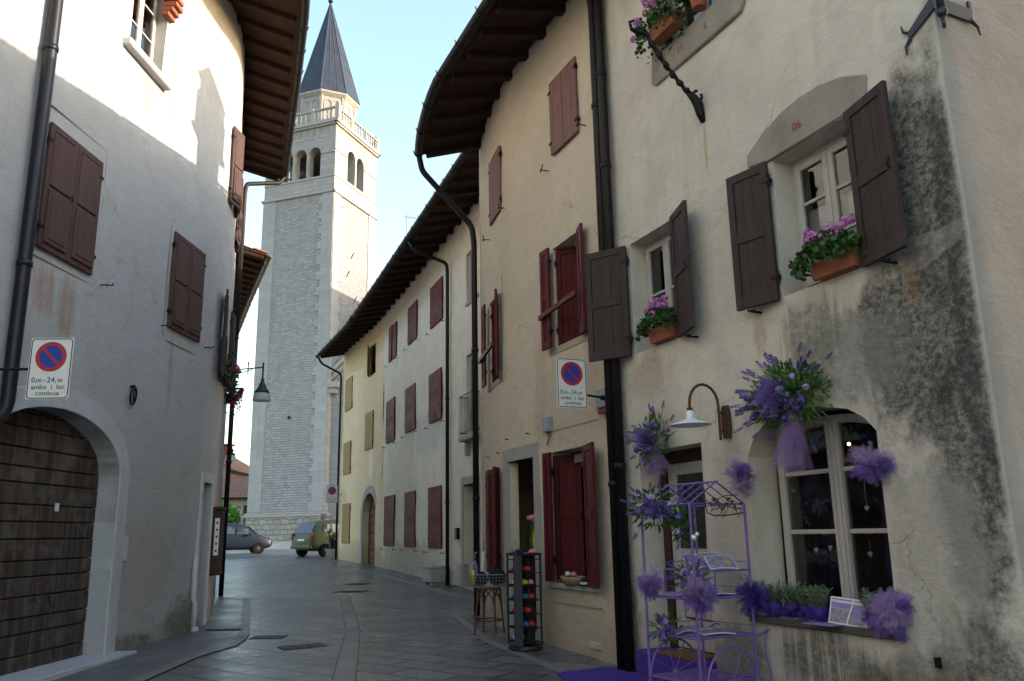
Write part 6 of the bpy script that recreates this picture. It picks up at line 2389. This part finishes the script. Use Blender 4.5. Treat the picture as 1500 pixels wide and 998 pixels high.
b = B()
b.tube([(A_, 0, .64), (A_ + .10, 0, .66), (A_ + .17, 0, .69), (A_ + .23, 0, .69), (A_ + .25, 0, .66), (A_ + .24, 0, .64)], .008, 6)
b.tube([(A_ + .17, 0, .69), (A_ + .12, 0, .62), (A_ + .13, 0, .45), (A_ + .16, 0, .34), (A_ + .15, 0, .12), (A_ + .14, 0, .03)], .007, 6)
b.tube([(A_, A_, .64), (A_ + .10, A_, .66), (A_ + .17, A_, .69), (A_ + .23, A_, .68)], .008, 6)
b.done('handle', M['purple_iron'], T, FC)
# leafy wire plaque hung in the gable end
b = B()
yp = .05
b.tube([(.14, 0, 1.92), (.145, 0, 1.76), (.16, 0, 1.71), (.24, 0, 1.685), (.42, 0, 1.69), (.60, 0, 1.71)], .006, 5)
rgp = random.Random(2)
for i in range(15):
    x = .2 + .026 * i
    z = 1.72 + .05 * math.sin(i * .9) + .02
    b.tube([(x, 0, z - .03), (x + .02, -.005, z), (x + .03 * math.sin(i * 2.), 0, z + .06)], .003, 4)
    flat_petals(b, (x + .01, 0, z + .05), .008, 4, rgp, .012)
b.tube([(.2, 0, 1.73), (.35, -.01, 1.77), (.58, 0, 1.745)], .004, 4)
b.tube([(.2, 0, 1.80), (.38, -.01, 1.86), (.55, 0, 1.87)], .004, 4)
T = thing('wire_plaque', 'wire plaque of scrolled leaf sprigs hanging in the gable end of the purple cart', 'plaque', FC @ Matrix.Translation((.35, 0, 1.8)))
b.done('wire', M['rusty'], T, FC @ Matrix.Translation((.03, -.015, 0)), recalc=False)


def CP(x, y, z): return FC @ Matrix.Translation((x, y, z))


Rl = Matrix.Rotation(-ang - rad(20), 4, 'Z')
bouquet(CP(.0, A_ * .72, 1.76) @ Rl, 'purple and white flower bouquet tied to the upper left corner of the cart', .20, .15, .15, 200, 14, 30, 16, 1.0, light=False)
bouquet(CP(.02, A_ * .18, 1.62) @ Rl, 'drooping green leafed garland below the front of the cart gable', .07, .08, .16, 150, 6, 0, 4, 1.0, light=False)
b = B()
b.ball((0, 0, 0), .032)
b.ball((.03, -.01, .03), .022)
tag(b.done('silver_bauble', M['silver'], None, CP(.0, -.03, 1.50), smooth=True), 'shiny silver bauble on the front post of the cart', 'bauble')
bouquet(CP(.06, .10, 1.15) @ Rl, 'bunch of pale lilac flowers with green leaves at the front post under the magazines', .12, .10, .10, 90, 8, 24, 14, 1.0)
bouquet(CP(.02, A_ * .62, .72) @ Rl, 'small lilac tulle posy with green leaves low on the left side of the cart', .10, .09, .10, 60, 5, 26, 4, 1.0)
pompom(CP(.03, A_ - .03, 1.09), 'lilac tulle pompom on the left post of the cart', .135, 'tulle', 'tulle_pink', 66)
pompom(CP(.0, -.02, 1.0), 'large two tone tulle pompom on the front post of the cart', .17, 'tulle', 'tulle_pink', 90)
pompom(CP(A_ + .04, .03, .99), 'deep purple elongated tulle pompom on the right post of the cart', .15, 'tulle_deep', 'tulle_deep', 60, (1.2, .8, .9))


def magazine(F, label, w, d, cover, motif):
    T = thing('magazine', label, 'magazine', F, 'magazines on the display cart')
    b = B()
    n = 6
    vs = []
    for i in range(n + 1):
        x = -w / 2 + w * i / n
        z = .012 * math.sin(PI * i / n)
        vs += [(x, -d / 2, z), (x, d / 2, z), (x, -d / 2, z + .008), (x, d / 2, z + .008)]
    fs = []
    for i in range(n):
        a, c = 4 * i, 4 * i + 4
        fs += [(a, c, c + 1, a + 1), (a + 2, a + 3, c + 3, c + 2), (a, a + 2, c + 2, c), (a + 1, c + 1, c + 3, a + 3)]
    b.add(vs, fs)
    b.done('pages', M['paper'], T, F)
    b = B()
    vs = []
    for i in range(n + 1):
        x = (-w / 2 + w * i / n) * .93
        vs += [(x, -d / 2 * .92, .0095 + .012 * math.sin(PI * i / n)), (x, d / 2 * .92, .0095 + .012 * math.sin(PI * i / n))]
    b.add(vs, [(2 * i, 2 * i + 2, 2 * i + 3, 2 * i + 1) for i in range(n)])
    b.done('cover', M[cover], T, F)
    if motif:
        b = B()
        b.ball((w * .18, -d * .1, .018), w * .16, d * .2, .006, 10, 4)
        b.done('cover_motif', M[motif], T, F)
    return T


Tz = lambda z: Matrix.Rotation(rad(z), 4, 'Z')
for (x, y, z, rz, rx, w, d, cv, mo, lb) in (
        (.36, .36, 1.28, 20, 30, .30, .22, 'lilac_paper', None, 'pale lilac magazine at the back of the upper shelf of the cart'),
        (.46, .14, 1.27, -25, 32, .26, .20, 'photo_print', 'peach_print', 'magazine with a peach coloured motif tilted over the front edge of the upper shelf'),
        (.60, .42, 1.29, -20, 30, .26, .20, 'photo_print', 'peach_print', 'open magazine lying farthest right on the upper shelf of the cart'),
        (.16, .42, 1.0, 12, 2, .28, .20, 'lilac_paper', None, 'lilac magazine at the left back of the middle shelf'),
        (.44, .22, 1.0, -8, 2, .28, .20, 'lilac_paper', None, 'lilac magazine at the right of the middle shelf near the dark pompom'),
        (.14, .44, .68, 18, 2, .28, .20, 'lilac_paper', None, 'open white edged magazine at the left of the lower shelf'),
        (.34, .16, .68, -20, 2, .30, .22, 'photo_print', None, 'white edged magazine at the front of the lower shelf'),
        (.42, .48, .68, 6, 2, .26, .20, 'lilac_paper', None, 'magazine at the back right of the lower shelf')):
    magazine(CP(x, y, z) @ Tz(rz) @ Matrix.Rotation(rad(rx), 4, 'X'), lb, w, d, cv, mo)

# ------------------------------------------------------------------ in front of the red shutter house
FK = Matrix.Translation((.10, 11.5, gz(11.5))) @ Matrix.Rotation(rad(-66), 4, 'Z') @ Matrix.Scale(.92, 4)
T = thing('display_rack', 'tall dark revolving rack of slippers and caps beside the shop doorway', 'display rack', FK)
s_ = .36
b = B()
b.lathe([(.24, 0), (.25, .02), (.24, .06), (.1, .07)], 24)
b.done('base', M['black_plastic'], T, FK)
b = B()
b.box(-s_ / 2 - .02, s_ / 2 + .02, -s_ / 2 - .02, s_ / 2 + .02, 1.30, 1.335)
b.box(-.01, .01, -s_ / 2 + .02, s_ / 2 - .02, .08, 1.3).box(-s_ / 2 + .02, s_ / 2 - .02, -.01, .01, .08, 1.3)
b.done('frame', M['black_plastic'], T, FK, bevel=.006)
for (x, y) in ((-1, -1), (1, -1), (1, 1), (-1, 1)):
    b = B()
    w_ = .05 if (x, y) == (1, -1) else .014
    b.box(x * s_ / 2 - w_, x * s_ / 2 + w_, y * s_ / 2 - w_, y * s_ / 2 + w_, .07, 1.30)
    b.done('post', M['grey_post' if w_ > .03 else 'black_plastic'], T, FK, bevel=.006)
rgk = random.Random(11)
for i in range(7):
    z = .10 + i * .19
    b = B()
    b.box(-s_ / 2, s_ / 2, -s_ / 2, s_ / 2, z, z + .012)
    b.done('shelf', M['black_plastic'], T, FK)


def slipper(F, label, mat, sole='black_cloth'):
    T = thing('slipper', label, 'slipper', F, 'goods on the display rack')
    b = B()
    b.lathe([(.001, -.1), (.028, -.095), (.036, -.06), (.033, 0), (.038, .06), (.03, .10), (.001, .115)], 10, Matrix.Rotation(-PI / 2, 4, 'X') @ Matrix.Diagonal((1, .35, 1, 1)))
    b.done('sole', M[sole], T, F, smooth=True)
    b = B()
    b.ball((0, .03, .02), .042, .085, .04, 10, 6)
    b.done('upper', M[mat], T, F, smooth=True)
    return T


goods = {
    ('a', 6): [('cloth_red', 'red slipper on the top shelf of the rack, right face')],
    ('a', 5): [('cloth_yellow', 'yellow toned slipper on the second shelf from the top of the rack'), ('cloth_pink', 'pink slipper beside a yellow one on the second shelf from the top')],
    ('a', 4): [('cloth_teal', 'teal slipper on the third shelf from the top'), ('cloth_red', 'red slipper next to a teal one on the third shelf')],
    ('a', 3): [('cloth_red', 'bright red slipper on the fourth shelf from the top')],
    ('a', 2): [('cloth_blue', 'blue slipper on the fifth shelf from the top'), ('cloth_red', 'red slipper next to a blue one on the fifth shelf')],
    ('a', 1): [('black_cloth', 'dark slipper on the lowest shelf but one of the rack')],
    ('b', 6): [('cloth_red', 'red slipper on the narrow left face of the rack, top shelf')],
    ('b', 5): [('cloth_white', 'white toned slipper on the left face of the rack, second shelf')],
    ('b', 4): [('cloth_blue', 'blue slipper on the left face of the rack, third shelf')],
    ('b', 3): [('cloth_red', 'red slipper on the left face of the rack, fourth shelf')],
    ('b', 2): [('cloth_pink', 'pink slipper on the left face of the rack, fifth shelf')],
    ('b', 1): [('cloth_white', 'pale slipper near the floor on the left face of the rack')],
}
for (face, lev), lst in goods.items():
    z = .10 + (lev - 1) * .19 + .035
    for i, (mat, lb) in enumerate(lst):
        off = -.045 if len(lst) == 2 and i == 0 else (.045 if len(lst) == 2 else .0)
        if face == 'a': F = FK @ Matrix.Translation((s_ / 2 - .04, off, z)) @ Tz(90)
        else: F = FK @ Matrix.Translation((off, -s_ / 2 + .05, z))
        slipper(F @ Matrix.Scale(1.25, 4), lb, mat)
for (x, y, mat, lb) in ((-.1, -.08, 'cloth_purple', 'purple cap in the heap on top of the rack'), (.12, .1, 'cloth_pink', 'pink cap in the heap on top of the rack'), (.05, -.08, 'black_cloth', 'dark cap in the heap on top of the rack')):
    F = FK @ Matrix.Translation((x, y, 1.336))
    T = thing('cap', lb, 'cap', F, 'caps on top of the rack')
    b = B()
    b.lathe([(.07, 0), (.072, .018), (.055, .045), (.025, .055), (.004, .056)], 14)
    b.done('crown', M[mat], T, F, smooth=True)
    b = B()
    b.prism([(.09 * math.cos(a), .0) for a in (0,)] + [(.0, 0), (.0, .01)], 0, .01) if False else None
    b.box(-.05, .05, -.15, -.07, 0, .01)
    b.done('peak', M[mat], T, F, bevel=.004)

# soft goods hung in the doorway above the rack
F = FR.fr(-2.36, 1.72, -.10)
T = thing('beret', 'pink knitted beret hanging in the shop doorway above the rack', 'hat', F)
b = B()
b.lathe([(.05, -.02), (.055, 0), (.13, .03), (.14, .06), (.11, .09), (.03, .11), (.008, .112)], 16)
b.done('crown', M['cloth_pink'], T, F, smooth=True)
B().tube([(0, 0, .11), (0, 0, .9)], .003, 4).done('cord', M['black_plastic'], T, F)
F = FR.fr(-2.42, 1.25, -.08)
T = thing('scarf', 'lime green and yellow scarf hanging under the pink beret in the doorway', 'scarf', F)
for sx, mt in ((-1, 'leaf_light'), (1, 'cloth_yellow')):
    b = B()
    vs = []
    for i in range(9):
        z = .44 - .05 * i
        for j in range(4): vs.append((sx * (.01 + .028 * j) + .01 * math.sin(i * 1.3), .02 * math.sin(i * .9 + j * 2.2), z))
    b.add(vs, [(4 * i + j, 4 * i + j + 1, 4 * i + 5 + j, 4 * i + 4 + j) for i in range(8) for j in range(3)])
    b.done('cloth', M[mt], T, F, smooth=True, recalc=False)

# bar stool with a wire basket
FS = Matrix.Translation((-.42, 13.05, gz(13.05))) @ Tz(-20)
T = thing('bar_stool', 'bentwood bar stool with curved braces standing by the red shutters', 'stool', FS)
b = B()
b.lathe([(.001, .635), (.17, .635), (.18, .645), (.18, .665), (.17, .675), (.001, .675)], 20)
b.done('seat', M['stool_wood'], T, FS)
legs = [(.13, .13), (-.13, .13), (-.13, -.13), (.13, -.13)]
for (x, y) in legs:
    B().tube([(x * 1.32, y * 1.32, 0), (x * 1.1, y * 1.1, .4), (x, y, .64)], [.014, .016, .018], 8).done('leg', M['stool_wood'], T, FS)
b = B()
b.tube([(.205 * math.cos(a), .205 * math.sin(a), .2) for a in [2 * PI * k / 24 for k in range(25)]], .012, 6, cap=False)
b.done('ring', M['stool_wood'], T, FS)
b = B()
for i in range(4):
    (x, y), (x2, y2) = legs[i], legs[(i + 1) % 4]
    mx, my = (x + x2) / 2, (y + y2) / 2
    b.tube([(x * 1.15, y * 1.15, .40), (x * .8 + mx * .25, y * .8 + my * .25, .52), (mx * .95, my * .95, .63)], .010, 6)
    b.tube([(x2 * 1.15, y2 * 1.15, .40), (x2 * .8 + mx * .25, y2 * .8 + my * .25, .52), (mx * .95, my * .95, .63)], .010, 6)
b.done('brace', M['stool_wood'], T, FS)
FB = FS @ Matrix.Translation((0, 0, .678)) @ Tz(10)
T = thing('wire_basket', 'wire basket on the bar stool', 'basket', FB)
b = B()
bw, bd, bh = .46, .32, .18
for z in (0, .045, .09, .135, bh):
    k = 1 + z * .5
    b.tube([(-bw / 2 * k, -bd / 2 * k, z), (bw / 2 * k, -bd / 2 * k, z), (bw / 2 * k, bd / 2 * k, z), (-bw / 2 * k, bd / 2 * k, z), (-bw / 2 * k, -bd / 2 * k, z)], .003 if z < bh else .006, 4)
k2 = 1 + bh * .5
for i in range(11):
    x = -bw / 2 + bw * i / 10
    b.tube([(x * k2, -bd / 2 * k2, bh), (x, -bd / 2, 0), (x, bd / 2, 0), (x * k2, bd / 2 * k2, bh)], .0025, 4)
for i in range(7):
    y = -bd / 2 + bd * i / 6
    b.tube([(-bw / 2 * k2, y * k2, bh), (-bw / 2, y, 0), (bw / 2, y, 0), (bw / 2 * k2, y * k2, bh)], .0025, 4)
b.done('mesh', M['wire'], T, FB)
rgb_ = random.Random(4)
for (x, y, r, lb) in ((-.11, 0, .10, 'crumpled black bag at the left of the wire basket'), (.12, 0, .13, 'larger black bag heaped at the right of the wire basket')):
    F = FB @ Matrix.Translation((x, y, .012))
    b = B()
    b.ball((0, 0, r * .95), r, r * .95, r * .95, 14, 9)
    for v in b.bm.verts:
        v.co += v.co.normalized() * noise.noise(v.co * 14 + Vector((x * 9, 0, 0))) * .035
        v.co.z = max(.0, v.co.z)
    T = thing('cloth_bag', lb, 'bag', F)
    b.done('body', M['black_cloth'], T, F, smooth=True)
    b = B()
    b.tube([(-.05, -r * .8, r * 1.5), (-.02, -r * .7, r * 2.1), (.03, -r * .6, r * 2.1), (.05, -r * .8, r * 1.5)], .006, 5)
    b.done('handle', M['black_cloth'], T, F)
for (x, y, tx, ty, L, m1, m2, lb) in ((-.19, .06, -.10, .02, .46, 'cloth_purple', 'wire', 'folded purple umbrella leaning out of the wire basket'), (-.13, .10, .04, .05, .62, 'cloth_white', 'cloth_purple', 'tallest folded umbrella, white with a purple handle, standing in the wire basket'),
                                      (-.21, -.08, -.08, -.05, .30, 'cloth_yellow', 'cloth_yellow', 'short yellow umbrella at the left rim of the wire basket')):
    F = FB @ Matrix.Translation((x, y, .01))
    d = Vector((tx, ty, 1)).normalized()
    T = thing('umbrella', lb, 'umbrella', F)
    b = B()
    b.tube([d * .03, d * L * .25, d * L * .6, d * L * .8, d * L * .82], [.008, .028, .034, .02, .008], 9)
    b.done('canopy', M[m1], T, F, smooth=True)
    b = B()
    b.tube([d * L * .8, d * L, d * (L + .04) + Vector((.02, 0, 0)), d * (L + .03) + Vector((.045, 0, 0))], .009, 6)
    b.done('handle', M[m2], T, F, smooth=True)
# things on the red window's sill
F = FR.fr(-1.02, .902, .02)
T = thing('wicker_tray', 'shallow wicker tray on the sill of the red shuttered shop window', 'tray', F)
b = B()
b.lathe([(.001, 0), (.17, 0), (.20, .05), (.23, .10), (.235, .10), (.20, .04), (.16, .012), (.001, .012)], 24, Matrix.Diagonal((1.05, .6, 1, 1)))
b.done('bowl', M['wicker'], T, F, smooth=True)
for (x, y, mat, lb) in ((-.11, 0, 'cloth_white', 'white slipper lying in the wicker tray'), (.05, .0, 'cloth_pink', 'pink slipper lying in the wicker tray')):
    slipper(FR.fr(-1.02 + x, 1.0, .03) @ Tz(70), lb, mat)
F = FR.fr(-.68, .902, .03)
T = thing('hat', 'black and white hat at the right end of the red window sill', 'hat', F)
b = B()
b.lathe([(.13, 0), (.14, .008), (.08, .012), (.075, .06), (.05, .09), (.002, .095)], 16, Matrix.Diagonal((1, .7, 1, 1)))
b.done('crown', M['black_cloth'], T, F, smooth=True)
b = B()
b.lathe([(.081, .015), (.084, .02), (.081, .045), (.078, .045)], 16, Matrix.Diagonal((1, .7, 1, 1)), cap=False)
b.done('band', M['cloth_white'], T, F)

# ------------------------------------------------------------------ along the white house
F = FW.fr(-.62, FW.z(-.6), .28)
T = thing('stone_planter', 'pale rectangular cast stone trough at the foot of the white house downpipe', 'planter', F)
b = B()
b.band([(-.46, .06), (-.46, .46), (.46, .46), (.46, .06)], [(-.46, .06), (-.46, .46), (.46, .46), (.46, .06)], -.2, -.2) if False else None
b.box(-.46, .46, -.22, .22, .05, .40).box(-.48, .48, -.24, -.16, .40, .47).box(-.48, .48, .16, .24, .40, .47).box(-.48, -.40, -.16, .16, .40, .47).box(.40, .48, -.16, .16, .40, .47)
b.done('trough', M['planter_stone'], T, F, bevel=.015)
b = B()
b.box(-.40, -.25, -.2, .2, -.03, .051).box(.25, .40, -.2, .2, -.03, .051)
b.done('foot', M['planter_stone'], T, F, bevel=.01)
F = FW.fr(3.1, FW.z(3.1), .22)
b = B()
b.lathe([(.13, -.03), (.13, .42), (.10, .5), (.05, .54), (.001, .545)], 14)
tag(b.done('bollard', M['white_stone'], None, F, smooth=False), 'short white stone bollard right of the stone framed door', 'bollard')
F = Matrix.Translation((-8.35, 38.7, gz(38.7)))
T = thing('potted_plant', 'yellow green potted plant on a pale stone block at the corner of the yellow house', 'potted plant', F)
b = B()
b.box(-.25, .3, -.22, .22, -.02, .42)
b.done('plinth', M['planter_stone'], T, F, bevel=.02)
B().lathe([(.14, .42), (.2, .78), (.23, .80), (.23, .86), (.18, .86)], 14).done('pot', M['black_plastic'], T, F)
b = B()
leaf_cloud(b, 200, (0, 0, 1.0), .26, .26, .28, .05, random.Random(8), 5)
b.done('foliage', M['leaf_light'], T, F, recalc=False)
